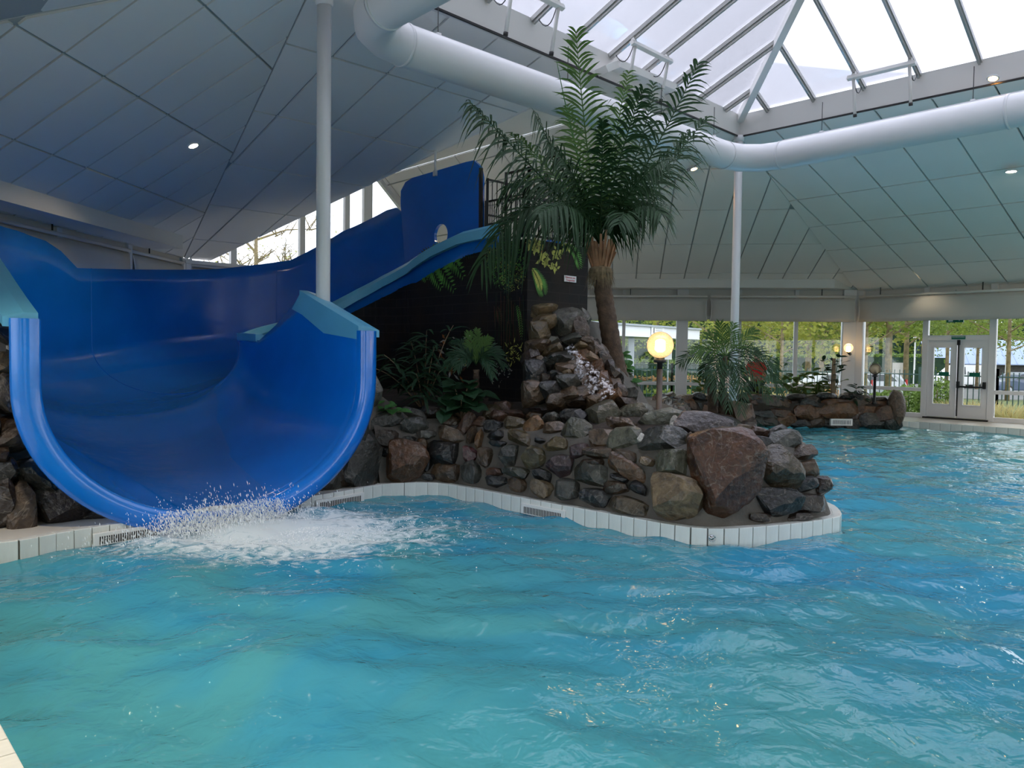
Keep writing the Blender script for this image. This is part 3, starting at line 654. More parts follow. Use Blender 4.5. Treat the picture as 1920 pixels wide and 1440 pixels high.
# gable window above the back wall
gw = struct('window_7', L(10.1, 6, 3.75))
def gtop(v): return min(6.45, ZE + .84 * (v - 3.75), 6.51 - .84 * (v - 8.36))
gv = [3.95] + [uv(on_u(x, y, 10.15))[1] for x, y in ((437, 470), (566, 420), (650, 380), (689, 370))] + [9.2, 11.2]
for k, v in enumerate(gv):
    wd = .26 if k == 4 else .14
    if k not in (0, 6):
        m = MB(); m.box(L(10.16, v, (3.7 + gtop(v)) / 2), (.12, wd, gtop(v) - 3.7), (DU, DV, Vector((0, 0, 1)))); m.build('post', K['white_frame'], gw)
    if k < 6:
        v1 = gv[k + 1]; vsn = [v] + [x for x in (6.86, 8.43) if v < x < v1] + [v1]
        q = [L(10.18, v, 3.74), L(10.18, v1, 3.74)] + [L(10.18, x, max(3.76, gtop(x))) for x in reversed(vsn)]
        m = MB(); m.slab(q, DU, .015); m.build('pane', K['glass'], gw)
m = MB(); m.bar(L(10.1, 8.43, 6.42), L(10.1, 11.35, ZE - .03), .12, .16); m.build('raking_frame', K['white_frame'], gw)
m = MB(); m.bar(L(10.05, 3.3, 3.73), L(10.05, 13.9, 3.73), .16, .08); m.build('frame_bar', K['white_frame'], gw)
# ---- roller blinds
def blind(a, b, s0, s1, label, z0=2.84, z1=3.52, off=.28):
    d, n = inward(a, b); t = thing('roller_blind', Z(Vector(a) + d * (s0 + s1) / 2 + n * off, z0), label, 'blind', 'white roller blinds over the glazing')
    m = MB(); N_ = 14; vs = []; 
    for j in range(7):
        f = j / 6; z = z1 + (z0 - z1) * f; bow = .04 * math.sin(math.pi * f); inset = .035 * math.sin(math.pi * f)
        for i in range(N_ + 1):
            g = i / N_; s = s0 + inset + (s1 - s0 - 2 * inset) * g; vs.append(Z(Vector(a) + d * s + n * (off + bow), z))
    fs = [(j * (N_ + 1) + i, j * (N_ + 1) + i + 1, (j + 1) * (N_ + 1) + i + 1, (j + 1) * (N_ + 1) + i) for j in range(6) for i in range(N_)]
    m.add(vs, fs); o = m.build('fabric', K['blind'], t, True); sm = o.modifiers.new('thick', 'SOLIDIFY'); sm.thickness = .006
    for sg in (0, 1):
        m = MB(); m.tube([vs[j * (N_ + 1) + (N_ if sg else 0)] for j in range(7)], .012, 6); m.build('side_hem', K['white'], t, True)
    m = MB(); m.tube([Z(Vector(a) + d * s0 + n * off, z1 + .06), Z(Vector(a) + d * s1 + n * off, z1 + .06)], .035, 10); m.build('roller_tube', K['white'], t, True)
    k = s0 + .6
    while k < s1:
        m = MB(); m.bar(Z(Vector(a) + d * k + n * off, z1 + .06), Z(Vector(a) + d * k + n * off, ZE + .02), .02, .02); m.build('bracket', K['dark_plastic'], t); k += 2.6
LA = (E3 - E2).length
blind(E2, E3, .2, wpos(1321, E2, E3), 'off-white roller blind above the glazing left of the second column')
blind(E2, E3, wpos(1327, E2, E3), LA - .12, 'off-white roller blind behind the white column and small palm')
blind(E3, E4, .18, 5.9, 'off-white roller blind above the exit door')
blind(E3, E4, 6.0, 12.2, 'off-white roller blind on the right wall past the exit door')
LD = (E1 - E0).length
blind(E0, E1, .3, LD - 2.2, 'cream roller blind on the left wall behind the slide', 2.95, 3.62, .07)
blind(E0, E1, LD - 2.1, LD - .15, 'short cream roller blind at the left corner behind the slide', 2.95, 3.62, .07)
blind(E1, L(10.1, 13.9), .15, 7.0, 'cream roller blind below the gable window', 2.95, 3.60, .07)
# ============================================================ BLUE SLIDE
def lerp_tab(tab, s):
    for i in range(len(tab) - 1):
        if tab[i][0] <= s <= tab[i + 1][0]:
            t = (s - tab[i][0]) / (tab[i + 1][0] - tab[i][0]); t = t * t * (3 - 2 * t) if tab[0][0] is None else t
            return [a + (b - a) * t for a, b in zip(tab[i][1:], tab[i + 1][1:])]
    return list(tab[-1][1:] if s > tab[-1][0] else tab[0][1:])
UCN, VCN, RI, UCO = 3.0, 3.0, 1.4, 4.2
# stations: inner(u,v), outer(u,v), z_bottom, z_inner, z_outer, arc height
ST = []
for ui_, u_, zb, zi, zo, ah in ((0, 0, .12, 2.0, 2.0, 1.30), (.5, .5, .18, 2.17, 2.16, 1.30), (1.0, 1.0, .26, 2.34, 2.33, 1.28), (1.4, 1.4, .32, 2.48, 2.47, 1.26), (1.6, 1.7, .36, 2.36, 2.57, 1.22), (2.1, 2.3, .46, 2.10, 2.78, 1.15), (2.6, 2.95, .56, 1.90, 3.02, 1.05), (2.8, 3.6, .70, 1.91, 3.25, .95)):
    ST.append(((ui_, 1.6), (u_, -1.6 + .02 * u_), zb, zi, zo, ah))
NA = 36
for k in range(NA + 1):
    a = math.pi * k / NA; f = k / NA
    ro = lerp_tab([(0, 4.42), (.25, 3.72), (.5, 3.4), (.75, 2.9), (1, 2.65)], f)[0]
    zb, zi, zo, ah = lerp_tab([(0, .82, 1.92, 3.46, .9), (.14, .9, 1.93, 3.5, .85), (.21, .94, 1.94, 3.44, .8), (.25, .98, 1.95, 3.10, .8), (.5, 1.35, 2.20, 3.36, .75), (.64, 1.7, 2.48, 3.62, .7), (.75, 2.0, 2.75, 4.2, .65), (.86, 2.3, 2.98, 4.58, .6), (.91, 2.4, 3.06, 4.64, .6), (.95, 2.5, 3.12, 3.4, .6), (1, 2.6, 3.18, 3.4, .6)], f)
    ST.append(((UCN + RI * math.sin(a), VCN - RI * math.cos(a)), (UCO + ro * math.sin(a), VCN - ro * math.cos(a)), zb, zi, zo, ah))
for u_, uo_, zb, zi, zo in ((2.8, 3.6, 2.66, 3.24, 3.4), (2.5, 3.0, 2.75, 3.32, 3.42), (2.2, 2.4, 2.84, 3.39, 3.45), (1.5, 1.5, 3.0, 3.52, 3.52), (1.0, 1.0, 3.08, 3.54, 3.56), (.75, .75, 3.1, 3.55, 3.58)):
    ST.append(((u_, 4.4), (uo_, 5.62), zb, zi, zo, .5))
def densify(ST, n=3):
    out = []
    for i in range(len(ST) - 1):
        for k in range(n):
            t = k / n; a, b = ST[i], ST[i + 1]
            out.append(tuple((tuple(x + (y - x) * t for x, y in zip(p, q)) if isinstance(p, tuple) else p + (q - p) * t) for p, q in zip(a, b)))
    out.append(ST[-1]); return out
STD = densify(ST[:9], 3)[:-1] + ST[8:45] + densify(ST[44:], 3)[1:]
def section(st, nb=26, off=0.0, th0=0.0, th1=math.pi, walls=True):
    (ui, vi), (uo, vo), zb, zi, zo, ah = st; pts = []
    ri_ = min(ah, zi - zb - .02); r_o = min(ah * 1.0, zo - zb - .02)
    if walls:
        for k in range(4): z = zi + (zb + ri_ - zi) * k / 4; pts.append(L(ui, vi, z))
    for k in range(nb + 1):
        th = th0 + (th1 - th0) * k / nb; f = (1 - math.cos(th)) / 2; rr = ri_ if th < math.pi / 2 else r_o
        pts.append(L(ui + (uo - ui) * f, vi + (vo - vi) * f, zb + rr * (1 - math.sin(th)) + off))
    if walls:
        for k in range(1, 6): z = zb + r_o + (zo - zb - r_o) * k / 5; pts.append(L(uo, vo, z))
    return pts
slide = thing('water_slide', L(0, 0, 0), 'big blue open water slide curling down into the pool', 'slide')
secs = [section(s) for s in STD]; npt = len(secs[0])
m = MB(); m.add([p for s in secs for p in s], [(i * npt + k, i * npt + k + 1, (i + 1) * npt + k + 1, (i + 1) * npt + k) for i in range(len(secs) - 1) for k in range(npt - 1)])
tr = m.build('trough', K['blue'], slide, True); sm = tr.modifiers.new('shell', 'SOLIDIFY'); sm.thickness = .05; sm.offset = 1
# rolled exit lip: a wide rounded band outside the mouth
sec0 = section(ST[0], 40); n0 = len(sec0); m = MB(); prof = [(.03, .02), (.03, -.055), (.01, -.085), (-.05, -.10), (-.13, -.09), (-.185, -.055), (-.195, .0), (-.17, .08)]
vs = []
for i, p in enumerate(sec0):
    t = (sec0[min(i + 1, n0 - 1)] - sec0[max(i - 1, 0)]).normalized(); nrm = DU.cross(t).normalized()
    mid = L(0, 0, 1.6)
    if nrm.dot(mid - p) < 0: nrm = -nrm
    for a_, b_ in prof: vs.append(p + nrm * a_ + DU * b_)
q = len(prof); m.add(vs, [(i * q + k, (i + 1) * q + k, (i + 1) * q + k + 1, i * q + k + 1) for i in range(n0 - 1) for k in range(q - 1)])
m.build('lip', K['blue'], slide, True)
# pale blue caps on the rims
def cap(sts, side, wd, th, name, outward_sign=1, lift=.0):
    pts = []; 
    for s in sts:
        (ui, vi), (uo, vo) = s[0], s[1]; i_ = L(ui, vi, s[3]); o_ = L(uo, vo, s[4]); dirn = (Vector((i_.x, i_.y, 0)) - Vector((o_.x, o_.y, 0))).normalized()
        if side == 'i': pts.append((i_, dirn))
        else: pts.append((o_, -dirn))
    vs = []
    for p, d in pts:
        for a_, b_ in ((-.02, th), (wd * .35, th), (wd, th * .2), (wd, -th * 1.4), (wd * .6, -th * 1.4), (-.02, -.01)): vs.append(p + d * a_ + Vector((0, 0, b_ + lift)))
    n6 = 6; mm = MB(); mm.add(vs, [(i * n6 + k, i * n6 + (k + 1) % n6, (i + 1) * n6 + (k + 1) % n6, (i + 1) * n6 + k) for i in range(len(pts) - 1) for k in range(n6)] + [tuple(range(n6 - 1, -1, -1)), tuple(range((len(pts) - 1) * n6, len(pts) * n6))])
    return mm.build(name, K['blue_light'], slide)
iu = [i for i, s in enumerate(STD)]
cap(STD[0:3 * 3 + 1], 'i', .26, .05, 'rim_cap')
cap(STD[19:], 'i', .20, .085, 'rim_cap')
cap(STD[0:20], 'o', .24, .05, 'rim_cap')
m = MB(); w0 = 1.6 - .012
q_ = [L(0, w0, 2.02), L(1.4, w0, 2.49), L(1.62, w0, 2.30), L(1.35, w0, 2.22), L(.8, w0, 1.98), L(.02, w0, 1.90)]
m.slab(q_, DV, .01); m.build('lit_flare', K['blue_light'], slide)  # lighter blue painted on for the flared wall top catching sky light
# far guard panel with a round opening
VF = 5.6
pa = on_v(765, 337, VF); pb = on_v(890, 300, VF); pc = on_v(906, 316, VF); pd = on_v(906, 442, VF); pe = on_v(752, 362, VF); pf = on_v(768, 478, VF)
hc = on_v(829, 441, VF); hr = .20
outer = [pe, pa, pb, pc, pd, pf]
def ring_panel(outer, hc, hr, mat, name, th):
    n = 48; cx = hc; us_ = DU
    vs = []; 
    for k in range(n):
        a = 2 * math.pi * k / n; d = DU * math.cos(a) + Vector((0, 0, math.sin(a)))
        best = None
        for i in range(len(outer)):
            p, q_ = outer[i], outer[(i + 1) % len(outer)]; px_, pz = (p - cx).dot(DU), p.z - cx.z; qx, qz = (q_ - cx).dot(DU), q_.z - cx.z
            det = (qx - px_) * math.sin(a) - (qz - pz) * math.cos(a)
            if abs(det) < 1e-9: continue
            t = ((qx - px_) * (0 - pz) - (qz - pz) * (0 - px_)) / -det * -1
            # solve px+s*(dx)=t cos, pz+s*dz=t sin
            dx, dz = qx - px_, qz - pz
            t = (px_ * dz - pz * dx) / (math.cos(a) * dz - math.sin(a) * dx); s_ = (t * math.cos(a) - px_) / dx if abs(dx) > abs(dz) else (t * math.sin(a) - pz) / dz
            if t > 0 and -1e-6 <= s_ <= 1 + 1e-6 and (best is None or t > best): best = t
        vs += [cx + d * hr, cx + d * max(best or hr, hr * 1.02)]
    fr = [p - DV * th / 2 for p in vs]; bk = [p + DV * th / 2 for p in vs]; N2 = len(vs); fs = []
    for k in range(n):
        a0, a1, b0, b1 = 2 * k, 2 * k + 1, 2 * ((k + 1) % n), 2 * ((k + 1) % n) + 1
        fs += [(a0, a1, b1, b0), (N2 + a0, N2 + b0, N2 + b1, N2 + a1), (a0, b0, N2 + b0, N2 + a0), (a1, N2 + a1, N2 + b1, b1)]
    mm = MB(); mm.add(fr + bk, fs); return mm.build(name, mat, slide)
low = [Vector(p) for p in outer]
pd2 = Vector((pd.x, pd.y, 3.05)); pf2 = Vector((pf.x, pf.y, 2.7))
ring_panel([pe, pa, pb, pc, pd2, pf2], hc, hr, K['blue'], 'guard_panel', .06)
m = MB(); m.bar(pc + DV * -.05 + Vector((0, 0, .0)), pd2 - DV * .05, .05, .05); m.build('edge_post', K['black'], slide)
# seam battens along the chute
for i in (34, 46, 58, 66):
    s = secs[min(i, len(secs) - 1)]; m = MB(); m.tube([p + Vector((0, 0, .004)) for p in s], .008, 5); m.build('seam', K['blue'], slide, True)
# hanging rod from the roof to the guard panel
pr = on_v(816, 325, VF - .05); m = MB(); m.tube([pr, pr + Vector((0, 0, 1.0))], .022, 8); m.box(pr, (.08, .05, .10), (DU, DV, Vector((0, 0, 1)))); m.build('hanger_rod', K['white_frame'], slide)
# water running down the chute
def chute_mat():
    m, t, p, out = nodes('chute_water'); t.nodes.remove(p); N = t.nodes.new; lk = t.links.new
    tc = N('ShaderNodeTexCoord'); n = N('ShaderNodeTexNoise'); n.inputs['Scale'].default_value = 6; n.inputs['Detail'].default_value = 3; lk(tc.outputs['Object'], n.inputs['Vector'])
    b = N('ShaderNodeBump'); b.inputs['Strength'].default_value = .5; b.inputs['Distance'].default_value = .04; lk(n.outputs['Fac'], b.inputs['Height'])
    gl = N('ShaderNodeBsdfGlossy'); gl.inputs['Roughness'].default_value = .06; lk(b.outputs['Normal'], gl.inputs['Normal'])
    df = N('ShaderNodeBsdfDiffuse'); df.inputs['Color'].default_value = (.30, .34, .32, 1); tr = N('ShaderNodeBsdfTransparent')
    lw_ = N('ShaderNodeLayerWeight'); lw_.inputs['Blend'].default_value = .04
    m0 = N('ShaderNodeMixShader'); m0.inputs['Fac'].default_value = .06; lk(tr.outputs[0], m0.inputs[1]); lk(df.outputs[0], m0.inputs[2])
    m1 = N('ShaderNodeMixShader'); lk(lw_.outputs['Fresnel'], m1.inputs['Fac']); lk(m0.outputs[0], m1.inputs[1]); lk(gl.outputs[0], m1.inputs[2]); lk(m1.outputs[0], out.inputs['Surface']); return m
K['chute_water'] = chute_mat()
def chute_water():
    stw = STD[0:int(len(STD) * .93)]; nb = 16; vs = []
    for i, st in enumerate(stw):
        f = i / len(stw); a0, a1 = lerp_tab([(0, 1.2, 1.75), (.15, 1.1, 1.95), (.3, .75, 2.45), (.5, .55, 2.45), (.7, .75, 2.2), (1, 1.2, 1.9)], f)
        for k, p in enumerate(section(st, nb, .03, a0, a1, walls=False)):
            e = 0 if k in (0, nb) else 1
            vs.append(p + Vector((0, 0, (-.02 if not e else 0) + e * .018 * mnoise.noise(p * 4.0))))
    n_ = nb + 1; mm = MB(); mm.add(vs, [(i * n_ + k, i * n_ + k + 1, (i + 1) * n_ + k + 1, (i + 1) * n_ + k) for i in range(len(stw) - 1) for k in range(nb)])
    o = mm.build('chute_water', K['chute_water'], None, True); me = o.data
    if me.polygons[40].normal.z < 0: me.flip_normals()
    tag(o, 'thin sheet of clear water running down the blue slide', 'water', kind='stuff')
chute_water()
# splash where it lands
K['spray'] = MT('spray', (.88, .94, .98), .3)
def splash():
    rng = random.Random(5); mm = MB()
    for i in range(8500):
        s = rng.gauss(0, .42); h = abs(rng.gauss(0, .10)); r_ = abs(rng.gauss(0, .22))
        p = L(-.10 - r_ * .8, s * 1.0 - .05, .0) + Vector((0, 0, .02 + h * (1.35 if rng.random() < .5 else .6)))
        if rng.random() < .35: p = L(-.05 - rng.random() * .15, rng.uniform(-.65, .6), 0) + Vector((0, 0, rng.uniform(.02, .22)))
        q = rng.uniform(.0015, .0045); l = q * rng.uniform(1, 6); d = (Vector((0, 0, -1)) - DU * rng.uniform(.2, 1.2)).normalized(); x = d.cross(Vector((0, 1, 0))).normalized(); y = d.cross(x)
        mm.add([p + d * l, p + x * q, p + y * q, p - x * q, p - y * q, p - d * l], [(0, 1, 2), (0, 2, 3), (0, 3, 4), (0, 4, 1), (5, 2, 1), (5, 3, 2), (5, 4, 3), (5, 1, 4)])
    for i in range(3600):   # bubbles scattered over the foam field
        a = rng.uniform(0, 6.28); r_ = abs(rng.gauss(0, .8)); p = Vector((SPL.x + .35 + r_ * math.cos(a) * 1.25, SPL.y - .2 + r_ * math.sin(a) * .8, .018))
        q = rng.uniform(.002, .007); x = Vector((1, 0, 0)); y = Vector((0, 1, 0)); z = Vector((0, 0, 1))
        mm.add([p + z * q, p + x * q, p + y * q, p - x * q, p - y * q, p - z * q], [(0, 1, 2), (0, 2, 3), (0, 3, 4), (0, 4, 1), (5, 2, 1), (5, 3, 2), (5, 4, 3), (5, 1, 4)])
    tag(mm.build('splash', K['spray']), 'white spray and foam where the slide pours into the pool', 'splash', kind='stuff')
splash()
# ============================================================ TOWER
def mural_mat():
    m, t, p, out = nodes('mural_bricks'); N = t.nodes.new; lk = t.links.new
    tc = N('ShaderNodeTexCoord'); sx = N('ShaderNodeSeparateXYZ'); lk(tc.outputs['UV'], sx.inputs[0])
    br = N('ShaderNodeTexBrick'); br.inputs['Scale'].default_value = 1; br.inputs['Brick Width'].default_value = .42; br.inputs['Row Height'].default_value = .14; br.inputs['Mortar Size'].default_value = .006
    br.inputs['Color1'].default_value = (.011, .010, .011, 1); br.inputs['Color2'].default_value = (.016, .013, .013, 1); br.inputs['Mortar'].default_value = (.03, .025, .024, 1)
    lk(tc.outputs['UV'], br.inputs['Vector'])
    n = N('ShaderNodeTexNoise'); n.inputs['Scale'].default_value = 1.4; n.inputs['Detail'].default_value = 5; lk(tc.outputs['UV'], n.inputs['Vector'])
    mr = N('ShaderNodeMapRange'); mr.inputs['From Min'].default_value = .5; mr.inputs['From Max'].default_value = .75; lk(n.outputs['Fac'], mr.inputs['Value'])
    mx = N('ShaderNodeMix'); mx.data_type = 'RGBA'; mx.inputs['B'].default_value = (.028, .018, .012, 1); lk(mr.outputs['Result'], mx.inputs['Factor']); lk(br.outputs['Color'], mx.inputs['A'])
    lk(mx.outputs['Result'], p.inputs['Base Color']); p.inputs['Roughness'].default_value = .55; p.inputs['Specular IOR Level'].default_value = .2
    return m
K['mural'] = mural_mat()
VM = 4.42
kc = on_v(990, 447, VM); UK = uv(kc)[0]; ZK = kc.z
ke = on_u(1103, 466, UK); VKE = uv(ke)[1]
tower = struct('wall_tower', L(UK + 2, VM + .5, 0))
def uvquad(pts, name, e, mat):
    mm = MB(); mm.add(pts, [tuple(range(len(pts)))]); o = mm.build(name, mat, tower); lay = o.data.uv_layers.new(name='UVMap'); c = Vector(wloc(o))
    for lp in o.data.loops:
        p = c + o.data.vertices[lp.vertex_index].co; lay.data[lp.index].uv = (p.dot(e), p.z)
    return o
# mural wall follows the slide's inner rim round the hairpin
def mural_strip():
    line = [(UK, VM, ZK), (.74, VM, ZK)]
    for st in reversed(ST):
        (ui_, vi_) = st[0]
        if vi_ > 3.0 or (ui_ > UCN and vi_ > 2.2):
            if ui_ > .74: line.append((ui_ - .03 * (ui_ > UCN), vi_ + .02, st[3] - .08))
    mm = MB(); vs = []; us_ = []; acc = 0
    for i_, (u_, v_, z_) in enumerate(line):
        if i_: acc += math.hypot(u_ - line[i_ - 1][0], v_ - line[i_ - 1][1])
        vs += [L(u_, v_, .1), L(u_, v_, z_)]; us_ += [acc, acc]
    mm.add(vs, [(2 * k, 2 * k + 2, 2 * k + 3, 2 * k + 1) for k in range(len(line) - 1)]); o = mm.build('mural_face', K['mural'], tower); lay = o.data.uv_layers.new(name='UVMap')
    for lp in o.data.loops: lay.data[lp.index].uv = (us_[lp.vertex_index], vs[lp.vertex_index].z)
mural_strip()
uvquad([L(UK, VM, .1), L(UK, VKE, .1), L(UK, VKE, ZK), L(UK, VM, ZK)], 'mural_face', DV, K['mural'])
uvquad([L(UK, VKE, .1), L(6.2, VKE, .1), L(6.2, VKE, ZK), L(UK, VKE, ZK)], 'mural_face', DU, K['mural'])
m = MB(); m.slab([L(UK, VM, ZK - .12), L(UK, VKE, ZK - .12), L(2.6, VKE, ZK - .12), L(2.6, 5.65, ZK - .12), L(.75, 5.65, ZK - .12), L(.75, VM, ZK - .12)], Vector((0, 0, 1)), .12); m.build('platform', K['black'], tower)
# printed foliage of the mural, laid on the wall a few millimetres proud
K['pr_green'] = MT('print_green', (.10, .30, .045), .6, var=(6, .5)); K['pr_dark'] = MT('print_dark_green', (.012, .035, .012), .6, var=(6, .5))
K['pr_yellow'] = MT('print_yellow', (.55, .55, .12), .6, var=(9, .4)); K['pr_brown'] = MT('print_brown', (.10, .04, .02), .6, var=(9, .4)); K['pr_orange'] = MT('print_orange', (.35, .12, .03), .6, var=(9, .3)); K['pr_pale'] = MT('print_pale', (.5, .48, .42), .6, var=(9, .3))
def prt(face, px, py):
    return on_v(px, py, VM - .006) if face == 'l' else on_u(px, py, UK - .006)
def pfeather(mm, face, pts, ln, n, mi=0, wd=.16, ang=1.0):
    P = [prt(face, *p) for p in pts]; e = (DU if face == 'l' else DV)
    cu = thru(P[0], P[1], P[2], n)
    for i in range(1, n):
        t = (cu[i + 1] - cu[i - 1]).normalized() if i < n else (cu[i] - cu[i - 1]).normalized(); f = i / n; l = ln * (math.sin(math.pi * (.1 + .88 * f)) ** .7) * .95
        nf = DV if face == 'l' else DU
        for sg in (-1, 1):
            d = t * math.cos(ang) + nf.cross(t) * (sg * math.sin(ang)); s_ = nf.cross(d) * (l * wd * .5)
            mm.add([cu[i], cu[i] + d * l * .5 + s_, cu[i] + d * l, cu[i] + d * l * .5 - s_], [(0, 1, 2, 3)], mi)
def pblob(mm, face, px, py, r, n, mi, rng, sz=(5, 12), asp=.45):
    nf = DV if face == 'l' else DU
    for i in range(n):
        a = rng.uniform(0, 6.28); q = r * math.sqrt(rng.random()); p = prt(face, px + q * math.cos(a), py + q * math.sin(a) * 1.2); l = rng.uniform(*sz) / 130
        a = rng.uniform(0, 6.28); e = DU if face == 'l' else DV; d = e * math.cos(a) + Vector((0, 0, math.sin(a))); s_ = nf.cross(d) * (l * asp * .5)
        mm.add([p, p + d * l * .4 + s_, p + d * l, p + d * l * .4 - s_], [(0, 1, 2, 3)], mi)
rng = random.Random(11); PM = [K['pr_green'], K['pr_dark'], K['pr_yellow'], K['pr_brown'], K['pr_orange'], K['pr_pale']]
mm = MB()
for tip, mid in (((872, 525), (840, 480)), ((855, 550), (825, 500)), ((830, 545), (810, 500)), ((862, 505), (835, 475)), ((800, 528), (795, 495))): pfeather(mm, 'l', [(805, 470), mid, tip], .22, 16, 0, .28)
for tip, mid in (((785, 505), (795, 480)), ((890, 480), (860, 470))): pfeather(mm, 'l', [(815, 468), mid, tip], .16, 12, 1, .25)
mm.build('printed_fern', PM, tower)
mm = MB(); pblob(mm, 'l', 948, 500, 38, 420, 1, rng, (4, 9)); pblob(mm, 'l', 950, 495, 36, 330, 0, rng, (3, 6)); pblob(mm, 'l', 960, 520, 24, 160, 2, rng, (2, 4)); pblob(mm, 'l', 930, 480, 20, 120, 2, rng, (2, 4))
mm.build('printed_bush', PM, tower)
mm = MB()
pfeather(mm, 'r', [(996, 500), (1010, 525), (1020, 553)], .20, 18, 0, .14, .75); pfeather(mm, 'r', [(996, 500), (1008, 523), (1014, 545)], .11, 16, 2, .3, .7)
pfeather(mm, 'r', [(1060, 458), (1078, 475), (1088, 505)], .17, 14, 0, .15, .7)
for px, py, r_, n in ((1008, 465, 10, 26), (1020, 485, 9, 22), (1042, 475, 8, 20), (1000, 460, 8, 18), (1062, 462, 7, 12), (1040, 505, 4, 8), (1028, 492, 6, 12)): pblob(mm, 'r', px, py, r_, n, 2, rng, (7, 15), .5)
pblob(mm, 'r', 1015, 465, 4, 6, 4, rng, (6, 9)); pblob(mm, 'r', 1006, 457, 6, 12, 3, rng, (6, 9))
mm.build('printed_leaves', PM, tower)
mm = MB(); pfeather(mm, 'l', [(968, 570), (975, 600), (978, 640)], .07, 16, 0, .3, .9); pfeather(mm, 'l', [(930, 575), (936, 590), (938, 612)], .09, 12, 3, .16, 1.1)
for i in range(26):
    x0 = 925 + rng.random() * 58; y0 = 545 + rng.random() * 60; P0, P1 = prt('l', x0, y0), prt('l', x0 + rng.uniform(-3, 3), y0 + rng.uniform(40, 110)); mm.bar(P0, P1, .006, .003, DV, mi=rng.choice((1, 1, 3)))
pblob(mm, 'l', 965, 665, 18, 40, 2, rng, (5, 14), .25); pblob(mm, 'l', 935, 695, 22, 60, 5, rng, (3, 8), .3)
mm.build('printed_vines', PM, tower)
# printed big cat peering through the leaves: stripes, eye, pale cheek
mm = MB(); 
for i in range(60):
    x0 = rng.uniform(822, 882); y0 = rng.uniform(628, 720); P0 = prt('l', x0, y0); d = DU * rng.uniform(-1, 1) + Vector((0, 0, rng.uniform(-.6, .6))); d.normalize(); l = rng.uniform(.08, .2); s_ = DV.cross(d) * rng.uniform(.012, .03)
    mm.add([P0 - d * l / 2, P0 + s_, P0 + d * l / 2, P0 - s_], [(0, 1, 2, 3)], rng.choice((3, 4, 4, 5, 1)))
for x0 in (842, 872):
    P0 = prt('l', x0, 684) - DV * .003
    for r_, mi in ((.035, 5), (.022, 2), (.011, 1)):
        P0 = P0 - DV * .001; mm.add([P0 + DU * (r_ * math.cos(a) * 1.3) + Vector((0, 0, r_ * math.sin(a) * .8)) for a in [k * .5236 for k in range(12)]], [tuple(range(12))], mi)
mm.build('printed_tiger', PM, tower)
# warning notice
sg = thing('notice', on_u(1069, 523, UK - .012), 'small white notice with red lettering on the dark mural wall', 'sign')
a_, b_ = on_u(1058, 516, UK - .012), on_u(1080, 530, UK - .012); wd_, ht_ = (b_ - a_).dot(DV), abs(b_.z - a_.z); cc = (a_ + b_) / 2
m = MB(); m.box(cc, (wd_, .01, ht_), (DV, DU, Vector((0, 0, 1)))); m.build('plate', K['sign_white'], sg)
def text(body, c, xdir, size, mat, parent, name='lettering', up=Vector((0, 0, 1)), fit=None):
    cu = bpy.data.curves.new(name, 'FONT'); cu.body = body; cu.size = size; cu.align_x = 'CENTER'; cu.align_y = 'CENTER'; cu.resolution_u = 2; cu.extrude = .0008
    to = bpy.data.objects.new(name, cu); col.objects.link(to); bpy.context.view_layer.update()
    if fit and to.dimensions.x > 0: cu.size = size * min(1.5, fit / to.dimensions.x)
    bpy.context.view_layer.update(); me = bpy.data.meshes.new_from_object(to); bpy.data.objects.remove(to); bpy.data.curves.remove(cu)
    o = bpy.data.objects.new(name, me); col.objects.link(o); me.materials.clear(); me.materials.append(mat)
    x = Vector(xdir).normalized(); z = x.cross(up); o.matrix_world = Matrix(((x.x, up.x, z.x, c[0]), (x.y, up.y, z.y, c[1]), (x.z, up.z, z.z, c[2]), (0, 0, 0, 1)))
    if parent:
        mw = o.matrix_world.copy(); o.parent = parent; mw.translation = mw.translation - wloc(parent); o.matrix_local = mw
    return o
text('Klimmen niet', cc + Vector((0, 0, ht_ * .2)) - DU * .008, DV, .05, K['sign_red'], sg, fit=wd_ * .8); text('Toegestaan', cc - Vector((0, 0, ht_ * .22)) - DU * .008, DV, .05, K['sign_red'], sg, fit=wd_ * .72)
# railing on the platform
def railing(name, a, b, z0, z1, label, mid=None, n=None, close=True):
    a, b = Vector(a), Vector(b); t = thing(name, Z((a + b) / 2, z0), label, 'railing', 'black bar railings on the slide tower')
    d = (b - a); ln = d.length; n = n or int(ln / .105)
    for z in [z0 + .06, z1] + ([mid] if mid else []):
        m = MB(); m.bar(Z(a, z), Z(b, z), .035, .03); m.build('rail', K['black'], t)
    for p in (a, b):
        m = MB(); m.bar(Z(p, z0), Z(p, z1 + .02), .045, .045); m.build('post', K['black'], t)
    src = None
    for k in range(1, n):
        p = Z(a + d * k / n, (z0 + z1) / 2 + .03)
        if src is None:
            m = MB(); m.tube([(0, 0, -(z1 - z0) / 2 + .03), (0, 0, (z1 - z0) / 2 - .03)], .009, 6); src = m.build('bar', K['black']); src.location = p; setpar(src, t)
        else: inst('bar', src, p, t)
    return t
RZ = ZK + .99
ga = on_v(916, 330, VF); gu = uv(ga)[0]
railing('railing', L(gu, VF - .02), L(gu, VF + .85), ZK + .05, ZK + 1.35, 'black bar gate beside the blue guard panel on the slide tower', mid=ZK + .75)
railing('railing', L(UK + .06, VM + .06), L(UK + .06, VKE - .05), ZK, RZ, 'black bar railing along the tower edge above the notice', mid=ZK + .6)
railing('railing', L(UK + .06, VM + .06), L(.72, VM + .06), ZK, RZ, 'black bar railing on the tower edge over the printed bush', mid=ZK + .6)
railing('railing', L(UK + .06, VKE - .05), L(2.5, VKE - .05), ZK, RZ, 'black bar railing on the far side of the tower platform', mid=ZK + .6)
